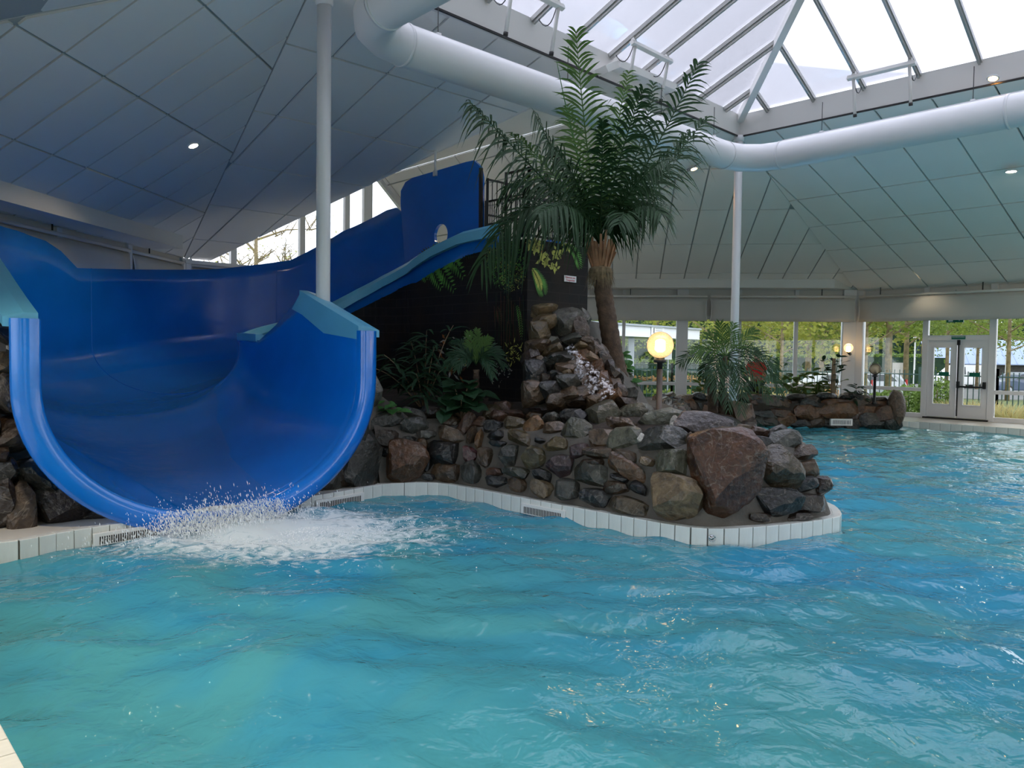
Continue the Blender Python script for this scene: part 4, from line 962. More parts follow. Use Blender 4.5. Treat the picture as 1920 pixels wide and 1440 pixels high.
# ============================================================ ROCKS
import functools
edge_pts = smooth_line(FRONT[5:] + BACK[:8], .06); EP = np.array([(p.x, p.y) for p in edge_pts])
def edist(x, y):
    a, b = EP[:-1], EP[1:]; ab = b - a; t = ((np.array((x, y)) - a) * ab).sum(1) / (ab * ab).sum(1); t = np.clip(t, 0, 1)
    return np.hypot(*((a + ab * t[:, None]) - np.array((x, y))).T).min()
def inside(x, y, poly):
    c = False; n = len(poly); j = n - 1
    for i in range(n):
        if (poly[i][1] > y) != (poly[j][1] > y) and x < (poly[j][0] - poly[i][0]) * (y - poly[i][1]) / (poly[j][1] - poly[i][1]) + poly[i][0]: c = not c
        j = i
    return c
bedpoly = [(p.x, p.y) for p in FRONT[6:] + BACK[:7]] + [tuple(L(UK + .5, VKE + .9)[:2]), tuple(L(UK + .3, VKE)[:2]), tuple(L(UK, VM)[:2]), tuple(L(4.5, VM)[:2]), tuple(L(4.0, 1.75)[:2]), tuple(L(1.2, 1.75)[:2]), tuple(L(.75, 1.72)[:2])]
def Hprof(d):
    for (d0, z0), (d1, z1) in zip(PROF[:-1], PROF[1:]):
        if d <= d1: return z0 + (z1 - z0) * max(0, d - d0) / (d1 - d0)
    return PROF[-1][1]
PROF = [(0, .15), (.05, .16), (.10, .3), (.20, .66), (.30, .84), (.5, .93), (1.2, 1.10), (2.5, 1.2)]
def hitH(px, py, dmin=6.5, dmax=14):
    d = ray(px, py); y = dmin
    while y < dmax:
        p = CAM + d * (y / d.y)
        if inside(p.x, p.y, bedpoly) and p.z <= Hprof(edist(p.x, p.y)): return p
        y += .03
    return None
# body of the island: mortar wall lofted along the edge, earth on top
isl = thing('rock_island', Z(FRONT[18], 0), 'curved fieldstone planter wall with mortar joints at the pool edge', 'rock wall')
ln = smooth_line(FRONT[8:] + BACK[:8], .08); m = MB(); rows = [(.045, .0), (.05, .16), (.10, .3), (.15, .48), (.20, .66), (.30, .84), (.5, .90), (.8, .92)]
vs = []
for i, p in enumerate(ln):
    t = (ln[min(i + 1, len(ln) - 1)] - ln[max(i - 1, 0)]).normalized(); n = Vector((-t.y, t.x, 0))
    for dd, z in rows:
        nz = mnoise.noise(Vector((p.x * 2.2, p.y * 2.2, z * 4))) * (.015 if z > .2 else 0); vs.append(Z(p + n * (dd + .035 + nz), z + nz * .5))
q = len(rows); m.add(vs, [(i * q + k, (i + 1) * q + k, (i + 1) * q + k + 1, i * q + k + 1) for i in range(len(ln) - 1) for k in range(q - 1)])
m.build('mortar', K['mortar'], isl, True)
m = MB(); st = .16; xs = np.arange(-4.5, 4, st); ys = np.arange(7, 15, st); grid = {}
def gh(x, y):
    d = edist(x, y); return min(Hprof(d) - .06, 1.2) + .05 * mnoise.noise(Vector((x * 2, y * 2, 0))) if d > .3 else None
for i, x in enumerate(xs):
    for j, y in enumerate(ys):
        if inside(x, y, bedpoly):
            h = gh(x, y)
            if h is not None: grid[i, j] = (x, y, h)
ids = {k: n for n, k in enumerate(grid)}; fs = [(ids[i, j], ids[i + 1, j], ids[i + 1, j + 1], ids[i, j + 1]) for (i, j) in grid if (i + 1, j) in grid and (i + 1, j + 1) in grid and (i, j + 1) in grid]
m.add(list(grid.values()), fs); m.build('earth', K['soil'], isl, True)
# stone shapes
def stone_mesh(seed, sq=.55, sub=2, rough=.16):
    bm = bmesh.new(); bmesh.ops.create_icosphere(bm, subdivisions=sub, radius=1); off = Vector((seed * 7.3, seed * 3.1, seed * 1.7)); rg = random.Random(seed)
    pl = []
    for k in range(13):
        n = Vector((rg.gauss(0, 1), rg.gauss(0, 1), rg.gauss(0, 1))).normalized(); pl.append((n, rg.uniform(.58, .88)))
    for v in bm.verts:
        n = v.co.normalized(); r = 1.0
        p = Vector([math.copysign(abs(c) ** sq, c) for c in n]); p *= 1 / max(.75, (abs(p.x) ** 3 + abs(p.y) ** 3 + abs(p.z) ** 3) ** (1 / 3)) 
        p *= 1 + rough * mnoise.noise(n * 1.3 + off) + rough * .45 * mnoise.noise(n * 3.4 + off)
        for pn, pd_ in pl:
            e = p.dot(pn) - pd_
            if e > 0: p -= pn * (e * .95)
        v.co = p
    me = bpy.data.meshes.new('stone'); bm.to_mesh(me); bm.free(); me.materials.append(K['stone']); me.polygons.foreach_set('use_smooth', [True] * len(me.polygons)); me.set_sharp_from_angle(angle=math.radians(24)); return me
SM = [stone_mesh(i + 1, .55 if i % 3 else .75) for i in range(14)]; SMH = [stone_mesh(40 + i, .5, 3, .18) for i in range(6)]
srng = random.Random(4)
def put_stone(p, nrm, w_, h_, rot, colr, parent, depth=None, push=.35, name='stone', big=False):
    n = Vector(nrm).normalized(); x = Vector((0, 0, 1)).cross(n)
    if x.length < .1: x = Vector((1, 0, 0))
    x.normalize(); y = n.cross(x); c, s = math.cos(rot), math.sin(rot); X = x * c + y * s; Y = y * c - x * s
    dp = depth or max(.15, min(w_, h_) * .8)
    o = bpy.data.objects.new(name, srng.choice(SMH if big else SM)); col.objects.link(o)
    cc = SC[colr]; f_ = srng.uniform(.36, .62); o.color = (cc[0] * f_, cc[1] * f_ * .97, cc[2] * f_ * .86, 1)
    pos = Vector(p) - n * (dp * .5 * push); setm = Matrix(((X.x, Y.x, n.x, 0), (X.y, Y.y, n.y, 0), (X.z, Y.z, n.z, 0), (0, 0, 0, 1)))
    o.rotation_euler = setm.to_euler(); k_ = .64 if big else .70; o.scale = (w_ * k_, h_ * k_, dp * .66); o.location = pos; setpar(o, parent); return o
def hnormal(p):
    x, y = p.x, p.y; e = .04
    a = (edist(x + e, y) - edist(x - e, y)) / (2 * e); b = (edist(x, y + e) - edist(x, y - e)) / (2 * e); g = Vector((a, b, 0))
    if g.length < .2: return Vector((0, -.6, .8))
    g.normalize(); d = edist(x, y); up = .18 if d < .25 else (.8 if d < .5 else 2.0); return (-g + Vector((0, 0, up))).normalized()
def from_zoom(lst, ox, oy, sc, parent, grow=1.06):
    for it in lst:
        x, y, w_, h_, rot, c = it[:6]; px, py = ox + x / sc, oy + y / sc; p = hitH(px, py)
        if p is None: continue
        s = p.y / F_PX * grow; put_stone(p, hnormal(p) * .75 + (CAM - p).normalized() * .45, w_ / sc * s, h_ / sc * s, math.radians(-rot), c, parent, push=.0, big=w_ * h_ / sc / sc > 2600)
SA = [(285, 335, 250, 110, -3, 'grey_dark'), (505, 360, 180, 100, 0, 'grey_dark'), (520, 290, 150, 80, 20, 'grey'), (620, 278, 110, 105, 0, 'dkbrown'), (765, 335, 140, 60, 0, 'brown'), (860, 360, 95, 140, 25, 'redbrown'), (960, 345, 100, 80, 20, 'redbrown'), (1055, 370, 130, 75, -10, 'black'), (1200, 355, 140, 75, 0, 'olive'), (1330, 370, 130, 110, -30, 'orange'), (1475, 380, 120, 105, -15, 'brown'), (1625, 405, 200, 130, 10, 'olive_grey'), (315, 450, 165, 100, 0, 'brown_dk'), (470, 462, 95, 45, 0, 'black'), (590, 430, 110, 50, 0, 'grey'), (765, 435, 175, 95, 15, 'brown'), (905, 435, 80, 120, 10, 'brown'), (962, 455, 40, 110, 0, 'orange'), (1075, 430, 115, 60, 0, 'black'), (1245, 450, 165, 90, 15, 'olive'), (1090, 487, 120, 35, 0, 'black'), (1375, 472, 70, 24, 0, 'black'), (1500, 495, 170, 90, 10, 'olive'), (1650, 530, 110, 105, -20, 'purple'), (1800, 548, 200, 65, 0, 'brown'), (1815, 450, 180, 115, -15, 'brown'), (555, 490, 80, 65, 10, 'orange'), (705, 550, 220, 160, 15, 'black'), (300, 545, 60, 60, 0, 'black'), (420, 630, 250, 270, 20, 'rust'), (130, 590, 230, 340, 10, 'dkgrey'), (890, 560, 100, 90, 15, 'maroon'), (1005, 580, 110, 110, 0, 'brown'), (1155, 570, 140, 140, 0, 'grey_dark'), (1340, 585, 180, 140, -20, 'olive_light'), (1510, 635, 200, 130, 0, 'purple'), (1740, 617, 160, 48, 0, 'brown_dk'), (575, 590, 45, 50, 0, 'black'), (598, 635, 60, 75, 20, 'black'), (735, 685, 200, 120, 10, 'brown'), (905, 690, 165, 140, 0, 'grey_dark'), (1060, 685, 110, 50, 0, 'redbrown'), (1220, 680, 180, 75, 5, 'olive_dk'), (1395, 710, 130, 80, 20, 'black'), (1740, 700, 250, 120, 10, 'olive_dk'), (1080, 752, 155, 65, 0, 'black'), (1225, 772, 150, 95, 0, 'brown'), (1395, 800, 170, 95, 10, 'tan'), (1575, 800, 150, 160, -5, 'grey_dark'), (1770, 850, 200, 115, 5, 'black'), (610, 718, 90, 40, 0, 'black'), (1890, 625, 90, 80, 10, 'orange')]
SB = [(240, 275, 190, 200, 30, 'olive_grey'), (385, 338, 175, 75, 5, 'brown'), (470, 250, 210, 90, 0, 'olive_grey'), (630, 295, 270, 140, -15, 'grey_light'), (915, 345, 320, 165, 8, 'purple_grey'), (405, 440, 210, 140, 0, 'olive_grey'), (645, 455, 290, 180, -10, 'grey_dark'), (830, 440, 55, 55, 0, 'brown'), (415, 550, 130, 60, 10, 'brown'), (550, 588, 85, 65, 10, 'tan'), (425, 645, 310, 110, 25, 'orange_brown'), (715, 605, 200, 175, -15, 'olive_grey'), (380, 695, 120, 42, 10, 'black'), (340, 765, 150, 75, 0, 'brown'), (490, 768, 110, 65, 30, 'black'), (440, 885, 230, 120, 5, 'tan_dk'), (725, 845, 330, 270, 10, 'tan'), (1045, 695, 410, 510, 0, 'rust_red'), (1400, 625, 260, 300, -15, 'brown_olive'), (1400, 870, 290, 170, 5, 'black'), (1620, 865, 200, 140, 0, 'dkbrown'), (1595, 530, 170, 90, 0, 'brown'), (1615, 640, 145, 110, 0, 'brown'), (1600, 740, 130, 90, 0, 'black'), (1465, 455, 180, 125, -5, 'grey_dark'), (1640, 440, 190, 95, 5, 'black'), (1240, 450, 220, 90, 5, 'black'), (1410, 395, 150, 65, -10, 'black'), (1580, 385, 180, 60, 0, 'brown'), (1175, 380, 110, 65, 0, 'brown'), (1290, 400, 120, 45, 0, 'redbrown'), (1705, 545, 75, 90, 0, 'brown'), (1740, 645, 95, 80, 0, 'black'), (1715, 750, 90, 100, 0, 'brown_dk'), (1785, 850, 110, 190, 0, 'dkgrey'), (1745, 500, 60, 80, 0, 'brown'), (1300, 960, 160, 50, 0, 'brown_dk'), (1560, 960, 180, 50, 0, 'dkbrown'), (1010, 440, 60, 50, 0, 'dkgrey')]
from_zoom(SA, 640, 700, 3.692, isl); from_zoom(SB, 1060, 700, 3.556, isl)
SB2 = [(735, 340, 90, 110, 20, 'lime'), (520, 445, 70, 110, 25, 'lime'), (700, 395, 80, 60, 0, 'lime')]
from_zoom(SB2, 1060, 700, 3.556, isl, .75)
TOPS = [(75, 615, 90, 115, 0, 'grey'), (45, 700, 60, 120, 0, 'grey_dark'), (125, 730, 130, 100, 0, 'grey'), (40, 790, 80, 110, 0, 'grey_dark'), (1010, 730, 120, 85, -10, 'redbrown'), (985, 785, 110, 55, 0, 'redbrown'), (1090, 775, 140, 60, 0, 'redbrown'), (1290, 705, 230, 120, 0, 'purple'), (1430, 720, 130, 105, 0, 'orange_brown'), (1580, 705, 170, 95, 0, 'orange'), (1215, 790, 110, 60, 0, 'brown'), (930, 765, 120, 80, 0, 'olive'), (1330, 795, 120, 50, 0, 'grey_dark'), (1490, 785, 170, 90, 0, 'black'), (690, 770, 90, 60, 0, 'brown_dk'), (590, 780, 60, 60, 0, 'grey'), (1885, 640, 90, 60, 0, 'maroon'), (1850, 590, 80, 80, 0, 'grey'), (1830, 690, 90, 60, 0, 'orange_brown'), (1900, 690, 120, 60, 20, 'brown')]
from_zoom(TOPS, 660, 560, 3.556, isl)
# stones on the far flank of the island and edge of the rear bank
for k in range(34):
    i = int(len(ln) * (.66 + .34 * k / 34)); p = ln[min(i, len(ln) - 1)]; t = (ln[min(i + 1, len(ln) - 1)] - ln[i - 1]).normalized(); n = Vector((t.y, -t.x, 0))
    for z in (.32, .58, .82): put_stone(Z(p - n * (.08 + z * .22), z), n, srng.uniform(.28, .42), srng.uniform(.2, .3), srng.uniform(-.3, .3), srng.choice(['black', 'brown', 'dkgrey', 'brown_dk', 'dkbrown']), isl)
# ---- waterfall cascade in front of the tower's right face
fall = thing('rock_cascade', G(1120, 770, 1.1), 'heaped boulder waterfall cascade at the foot of the dark tower', 'rock waterfall')
WF = [(1250, 240, 140, 120, 0, 'tan_dk'), (1300, 150, 160, 125, 0, 'tan'), (1275, 88, 130, 70, 0, 'tan'), (1430, 165, 150, 155, 0, 'grey'), (1530, 205, 120, 125, 0, 'brown'), (1545, 140, 80, 85, 0, 'grey'), (1380, 105, 60, 50, 0, 'tan_dk'), (1230, 330, 130, 80, 0, 'brown'), (1340, 350, 120, 70, 0, 'tan_dk'), (1345, 300, 90, 55, 0, 'grey'), (1480, 275, 130, 70, 0, 'grey_dark'), (1530, 330, 80, 40, 0, 'tan'), (1570, 300, 90, 80, 0, 'brown'), (1370, 405, 190, 120, 0, 'dkgrey'), (1240, 430, 70, 70, 0, 'tan'), (1600, 410, 105, 65, 20, 'tan_pink'), (1220, 510, 160, 150, 0, 'black'), (1340, 520, 130, 110, 0, 'black'), (1410, 520, 95, 65, 0, 'tan'), (1500, 510, 120, 105, 0, 'brown'), (1630, 480, 130, 130, 0, 'rust'), (1200, 640, 140, 130, 0, 'brown'), (1310, 625, 170, 100, 0, 'black'), (1440, 575, 180, 90, 0, 'dkgrey'), (1450, 650, 160, 95, 0, 'brown'), (1560, 630, 150, 90, 0, 'brown'), (1680, 570, 110, 150, 0, 'rust'), (1640, 365, 120, 95, 0, 'brown'), (1690, 420, 90, 110, 0, 'brown_dk'), (1460, 440, 120, 80, 0, 'brown'), (1560, 560, 100, 70, 0, 'orange_brown'), (1720, 500, 80, 120, 0, 'dkbrown'), (1530, 400, 110, 90, 0, 'rust'), (1740, 590, 110, 110, 0, 'brown'), (1790, 640, 110, 90, 0, 'brown_dk'), (1735, 660, 110, 90, 0, 'orange_brown'), (1680, 660, 120, 80, 0, 'rust'), (1600, 330, 100, 90, 0, 'brown_dk'), (1760, 530, 90, 100, 0, 'dkbrown'), (1620, 700, 140, 70, 0, 'brown'), (1820, 700, 120, 70, 0, 'brown_dk'), (1850, 650, 90, 80, 0, 'dkgrey'), (1200, 560, 90, 90, 0, 'dkgrey'), (1280, 570, 110, 80, 0, 'brown_dk'), (1420, 470, 120, 80, 0, 'brown'), (1200, 380, 90, 80, 0, 'brown_dk'), (1290, 440, 100, 80, 0, 'dkgrey'), (1360, 680, 130, 80, 0, 'brown'), (1500, 690, 130, 70, 0, 'brown_dk')]
def wfdepth(py): return 9.35 + (10.35 - 9.35) * max(0, min(1, (770 - py) / 190))
for it in WF:
    x, y, w_, h_, rot, c = it; px, py = 660 + x / 3.556, 560 + y / 3.556; Y = wfdepth(py + h_ / 7); p = at(px, py, Y); s = Y / F_PX * 1.12
    put_stone(p, Vector((.25, -1, .5)), w_ / 3.556 * s, h_ / 3.556 * s, math.radians(-rot + srng.uniform(-8, 8)), c, fall, depth=.32, push=.2, big=w_ > 120)
m = MB(); core = [(1000, 610), (1100, 600), (1110, 650), (1160, 700), (1195, 765), (990, 765)]
fr_ = [at(x, y, wfdepth(y) + .22) for x, y in core]; bk_ = [p + Vector((.3, .9, 0)) for p in fr_]
nn = len(core); m.add(fr_ + bk_, [tuple(range(nn)), tuple(range(2 * nn - 1, nn - 1, -1))] + [(i, i + nn, (i + 1) % nn + nn, (i + 1) % nn) for i in range(nn)]); m.build('core', K['mortar'], fall)
# falling water
def fall_mat():
    m, t, p, out = nodes('falling_water'); tc = t.nodes.new('ShaderNodeTexCoord'); n = t.nodes.new('ShaderNodeTexNoise'); n.inputs['Scale'].default_value = 22; n.inputs['Detail'].default_value = 6; n.inputs['Roughness'].default_value = .7
    t.links.new(tc.outputs['Object'], n.inputs['Vector']); mr = t.nodes.new('ShaderNodeMapRange'); mr.inputs['From Min'].default_value = .47; mr.inputs['From Max'].default_value = .66; mr.inputs['To Max'].default_value = .8; t.links.new(n.outputs['Fac'], mr.inputs['Value'])
    tr_ = t.nodes.new('ShaderNodeBsdfTransparent'); mx = t.nodes.new('ShaderNodeMixShader'); p.inputs['Base Color'].default_value = (.85, .83, .88, 1); p.inputs['Roughness'].default_value = .3
    t.links.new(mr.outputs['Result'], mx.inputs['Fac']); t.links.new(tr_.outputs[0], mx.inputs[1]); t.links.new(p.outputs[0], mx.inputs[2]); t.links.new(mx.outputs[0], out.inputs['Surface']); return m
K['fall'] = fall_mat()
m = MB(); path = [(1066, 648, 9), (1073, 660, 10), (1081, 672, 12), (1090, 685, 16), (1101, 700, 20), (1113, 714, 23), (1125, 728, 24), (1137, 745, 22)]
vs = []
for i, (x, y, hw) in enumerate(path):
    for k in range(7):
        f = k / 6 * 2 - 1; Y = wfdepth(y) - .24 - .05 * (1 - f * f); q_ = at(x + f * hw * .8, y - f * hw * .45, Y); vs.append(q_ + Vector((0, 0, 1)) * .02 * mnoise.noise(q_ * 9))
m.add(vs, [(i * 7 + k, i * 7 + k + 1, (i + 1) * 7 + k + 1, (i + 1) * 7 + k) for i in range(len(path) - 1) for k in range(6)])
tag(m.build('cascade_water', K['fall'], None, True), 'white water tumbling down the boulder cascade', 'waterfall', kind='stuff')
# ---- rocks left of the slide mouth
lw = thing('rock_wall', G(60, 1000, .15), 'stone wall of big rounded boulders left of the slide mouth', 'rock wall')
ua = .34
def on_left(px, py, lean=.16):
    p = on_u(px, py, ua); 
    for _ in range(4): p = on_u(px, py, ua + .05 + lean * max(0, p.z - .1))
    return p
m = MB(); lo_ = section(ST[0], 30); lo_ = [p for p in lo_ if uv(p)[1] < -.2]; lo_ = sorted(lo_, key=lambda p: p.z)
q_ = [L(.5, -3.6, 0), L(.46, -.2, 0)] + [L(.5 + .1 * p.z, uv(p)[1] - .10, max(.02, p.z - .08)) for p in lo_] + [L(.95, -2.1, 2.45), L(1.1, -3.6, 3.0)]
m.add(q_, [tuple(range(len(q_)))]); m.build('mortar', K['mortar'], lw)
LR = [(34, 225, 80, 110, 10, 'brown'), (40, 310, 110, 110, -20, 'black'), (92, 358, 82, 80, 0, 'tan'), (50, 465, 125, 120, 0, 'tan'), (55, 622, 145, 165, 0, 'grey_brown'), (85, 802, 200, 165, 0, 'brown_dk'), (25, 990, 80, 110, 0, 'black'), (180, 995, 200, 150, 30, 'dkgrey'), (112, 1165, 110, 220, 0, 'brown'), (10, 1150, 90, 200, 0, 'dkbrown'), (310, 1165, 230, 170, 5, 'dkbrown'), (440, 1205, 120, 60, 0, 'black'), (-30, 560, 80, 120, 0, 'brown'), (-40, 760, 80, 140, 0, 'black'), (5, 890, 60, 70, 0, 'brown_dk')]
for x, y, w_, h_, rot, c in LR:
    p = on_left(x / 2.571, 500 + y / 2.571); s = p.y / F_PX * 1.12; put_stone(p, -DU * .8 + (CAM - p).normalized() * .5, w_ / 2.571 * s, h_ / 2.571 * s, math.radians(-rot), c, lw, depth=.28, big=w_ > 120)
# rocks right of the slide mouth, under its flank
for px, py, w_, h_, c in ((612, 905, 60, 30, 'dkgrey'), (640, 890, 40, 50, 'brown_dk'), (655, 850, 46, 70, 'dkgrey'), (625, 870, 40, 40, 'black'), (672, 800, 40, 60, 'grey_dark'), (668, 905, 60, 34, 'brown_dk'), (585, 915, 44, 22, 'dkgrey'), (690, 735, 46, 50, 'grey'), (660, 925, 40, 18, 'brown')):
    p = on_u(px, py, .42); s = p.y / F_PX * 1.15; put_stone(p, -DU, w_ * s, h_ * s, srng.uniform(-.2, .2), c, isl, depth=.3)
m = MB(); lo_ = section(ST[0], 30); lo_ = sorted([p for p in lo_ if uv(p)[1] > .5 and p.z < 1.35], key=lambda p: -p.z)
q_ = [L(.5, .5, 0), L(.5, 2.75, 0), L(.62, 2.75, .9), L(.72, 2.3, 1.25)] + [L(.55 + .1 * p.z, uv(p)[1] + .12, max(.02, p.z - .08)) for p in lo_]
m.add(q_, [tuple(range(len(q_)))]); m.build('mortar', K['mortar'], isl)
# ---- far planter wall
fw = thing('rock_planter', Vector((7, 19.5, 0)), 'low dark stone planter wall in the water under the windows', 'rock wall')
fln = smooth_line(BACK[7:], .1); fln += [fln[-1] + Vector((.05, .3, 0)), fln[-1] + Vector((-.1, .9, 0)), fln[-1] + Vector((-.3, 1.6, 0))]
rows = [(0, -.05), (.04, .2), (.1, .5), (.2, .72), (.6, .74)]; m = MB(); vs = []
for i, p in enumerate(fln):
    t = (fln[min(i + 1, len(fln) - 1)] - fln[max(i - 1, 0)]).normalized(); n = Vector((-t.y, t.x, 0))
    for dd, z in rows: vs.append(Z(p + n * dd, z))
q = len(rows); m.add(vs, [(i * q + k, (i + 1) * q + k, (i + 1) * q + k + 1, i * q + k + 1) for i in range(len(fln) - 1) for k in range(q - 1)]); m.build('mortar', K['mortar'], fw)
m = MB(); poly = [fln[i] for i in range(0, len(fln), 4)]; m.slab([Z(p, .3) for p in poly] + [Z(p, .3) for p in (Vector((9.6, 21.3, 0)), Vector((6, 21.5, 0)), Vector((2.4, 21.6, 0)), Vector((2.2, 16, 0)))], Vector((0, 0, 1)), .32); m.build('earth', K['soil'], fw)
fr2 = random.Random(21); i = 4; rowz = ((.14, .26), (.38, .26), (.60, .24), (.76, .16))
for z, h_ in rowz:
    s = fr2.uniform(0, 3)
    while s < len(fln) - 3:
        wd_ = fr2.uniform(.28, .62); k = int(s); p = fln[k]; t = (fln[k + 1] - fln[max(k - 1, 0)]).normalized(); n = Vector((t.y, -t.x, 0))
        put_stone(Z(p - n * (.04 + .2 * z), z + fr2.uniform(-.04, .04)), n, wd_ * 1.08, h_ * fr2.uniform(.9, 1.35), fr2.uniform(-.25, .25), fr2.choice(['brown', 'brown_dk', 'black', 'dkbrown', 'orange_brown', 'rust', 'dkgrey', 'redbrown']), fw, depth=.26, push=-.35); s += wd_ / .1 * .9
for px, py, w_, h_, c in ((1575, 768, 70, 30, 'orange_brown'), (1685, 765, 26, 56, 'brown'), (1660, 778, 40, 30, 'redbrown'), (1640, 790, 50, 26, 'dkgrey'), (1510, 770, 40, 30, 'rust'), (1450, 752, 50, 20, 'brown'), (1675, 790, 34, 30, 'dkgrey')):
    p = at(px, py, 19.35); s = p.y / F_PX; put_stone(p, (0, -1, .3), w_ * s, h_ * s, 0, c, fw, depth=.25)
for x0, x1, y0, y1 in ((1557, 1597, 785, 798), (1394, 1413, 777, 786)):
    a_, b_ = at(x0, y0, 19.1), at(x1, y1, 19.1); m = MB(); m.box((a_ + b_) / 2, (b_.x - a_.x, .08, a_.z - b_.z)); g = m.build('vent_grille', K['white'], fw)
    for k in range(12): 
        mm = MB(); mm.box((a_ + b_) / 2 + Vector(((k - 5.5) / 12 * (b_.x - a_.x) * .85, -.043, 0)), (.012, .004, (a_.z - b_.z) * .6)); mm.build('slot', K['slot'], g)
# ============================================================ PLANTS AND LAMPS
def frond(base, mid, tip, n, ln, droop, mats, parent, name='frond', up=Vector((0, 0, 1)), wd=.05, ang=1.0, rr=.016, seg=3, mi=0):
    mm = MB(); cu = thru(base, mid, tip, n + 6)
    mm.tube(cu[::2] if len(cu) > 14 else cu, [rr * (1 - .8 * i / max(1, len(cu[::2] if len(cu) > 14 else cu) - 1)) for i in range(len(cu[::2] if len(cu) > 14 else cu))], 5, mi=mi)
    rg = random.Random(int(abs(cu[3].x * 997 + cu[3].z * 313)))
    N_ = len(cu) - 1
    for i in range(4, N_ + 1):
        f = i / N_; t = (cu[min(i + 1, N_)] - cu[i - 1]).normalized(); sd = t.cross(up)
        if sd.length < .2: sd = t.cross(Vector((.3, 1, .2)))
        sd.normalize(); nn = sd.cross(t); l = ln * (.35 + .65 * math.sin(math.pi * min(1, .12 + .86 * f)) ** .8)
        for sg in (-1, 1):
            a = ang * (1 - .45 * f) + rg.uniform(-.12, .12); d = t * math.cos(a) + (sd * sg * .93 + nn * rg.uniform(.05, .5)) * math.sin(a)
            mm.leaf(cu[i] + t * rg.uniform(-.01, .01), d, nn, l * rg.uniform(.85, 1.1), wd, seg, droop * rg.uniform(.5, 1.4), .2, mi)
    return mm.build(name, mats, parent)
# ---- tall palm
PB_ = G(1172, 755, 1.12); Yp = PB_.y
palm = thing('palm_tree', PB_, 'tall feathery palm with ringed brown trunk beside the cascade', 'palm tree')
cr = at(1124, 455, Yp)
tp = [at(x, y, Yp) for x, y in ((1174, 775), (1166, 735), (1155, 690), (1146, 640), (1138, 590), (1131, 545), (1127, 505))]
pts = []
for i in range(len(tp) - 1):
    for k in range(7): pts.append(tp[i].lerp(tp[i + 1], k / 7))
pts.append(tp[-1]); rad = [.135 - .025 * i / len(pts) + (.008 if i % 2 else 0) for i in range(len(pts))]
m = MB(); m.tube(pts, rad, 18); m.build('trunk', K['trunk'], palm, True)
m = MB(); rg = random.Random(3)
for k in range(44):   # cut leaf bases
    a = 2 * math.pi * k / 22 + rg.uniform(-.1, .1); b0 = at(1126, 505, Yp) + Vector((math.cos(a) * .11, math.sin(a) * .11, rg.uniform(-.05, .10))); hh = rg.uniform(.22, .42)
    b1 = b0 + Vector((math.cos(a) * .10, math.sin(a) * .10, hh)); sd = Vector((-math.sin(a), math.cos(a), 0)); n_ = Vector((math.cos(a), math.sin(a), -.3))
    m.add([b0 - sd * .022, b0 + sd * .022, b1 + sd * .014, b1 - sd * .014, b0 - sd * .018 - n_ * .03, b0 + sd * .018 - n_ * .03, b1 + sd * .01 - n_ * .02, b1 - sd * .01 - n_ * .02], [(0, 1, 2, 3), (7, 6, 5, 4), (0, 4, 5, 1), (1, 5, 6, 2), (2, 6, 7, 3), (3, 7, 4, 0)])
m.build('leaf_bases', K['husk'], palm)
m = MB(); p0 = at(1126, 512, Yp)
m.lathe([(.10, -.10), (.15, -.07), (.165, 0), (.15, .06), (.11, .09)], 16, p0)
for k in range(700):
    a = rg.uniform(0, 6.28); b0 = p0 + Vector((math.cos(a) * .155, math.sin(a) * .155, rg.uniform(-.08, .08))); d = Vector((math.cos(a) * rg.uniform(0, .5), math.sin(a) * rg.uniform(0, .5), -1)); m.leaf(b0, d, Vector((math.cos(a), math.sin(a), 0)), rg.uniform(.05, .22), .004, 2)
m.build('fibre_sheath', K['fibre'], palm)
FR = [((1080, 62), (1098, 250), 0, .42, 1, .35), ((884, 196), (985, 300), -.5, .46, 0, .9), ((1002, 212), (1056, 320), -.9, .42, 0, .8), ((1308, 122), (1222, 290), -.3, .42, 0, .5), ((1324, 222), (1230, 335), .2, .42, 0, .8), ((1178, 138), (1150, 280), .6, .36, 1, .6), ((1205, 170), (1162, 300), -.5, .40, 0, .6), ((905, 490), (1010, 385), -.3, .42, 0, .9), ((948, 352), (1040, 350), .5, .40, 0, .9),
      ((1290, 250), (1200, 350), .9, .40, 0, .8), ((1225, 160), (1190, 300), .7, .38, 0, .6), ((1060, 175), (1085, 300), .9, .36, 1, .5), ((960, 250), (1040, 330), .9, .42, 1, .8), ((1010, 400), (1075, 390), -1.1, .36, 0, .8), ((1240, 400), (1190, 390), -.9, .34, 0, .8), ((930, 420), (1040, 390), .9, .38, 0, .8), ((1130, 230), (1128, 330), -.7, .36, 0, .6), ((1160, 420), (1165, 400), -1.0, .30, 0, .6), ((1250, 300), (1190, 350), -.8, .38, 0, .8), ((1030, 270), (1080, 340), -.6, .38, 0, .7)]
for (tx, ty), (mx, my), dy, ll, pale, dr in FR:
    frond(cr + Vector((0, dy * .05, 0)), at(mx, my, Yp + dy * .45), at(tx, ty, Yp + dy), 32, ll * 1.3, dr * 1.25, K['palm_leaf2' if pale else 'palm_leaf'], palm, wd=.036, ang=1.15, seg=4, up=Vector((-.15 * (tx - 1120) / 200, -.75, .65)))
m = MB(); m.tube(thru(cr, at(1075, 260, Yp + .3), at(1044, 115, Yp + .4), 8), [.014 - .0012 * i for i in range(9)], 6); m.build('young_spear', K['leaf_mid'], palm, True)
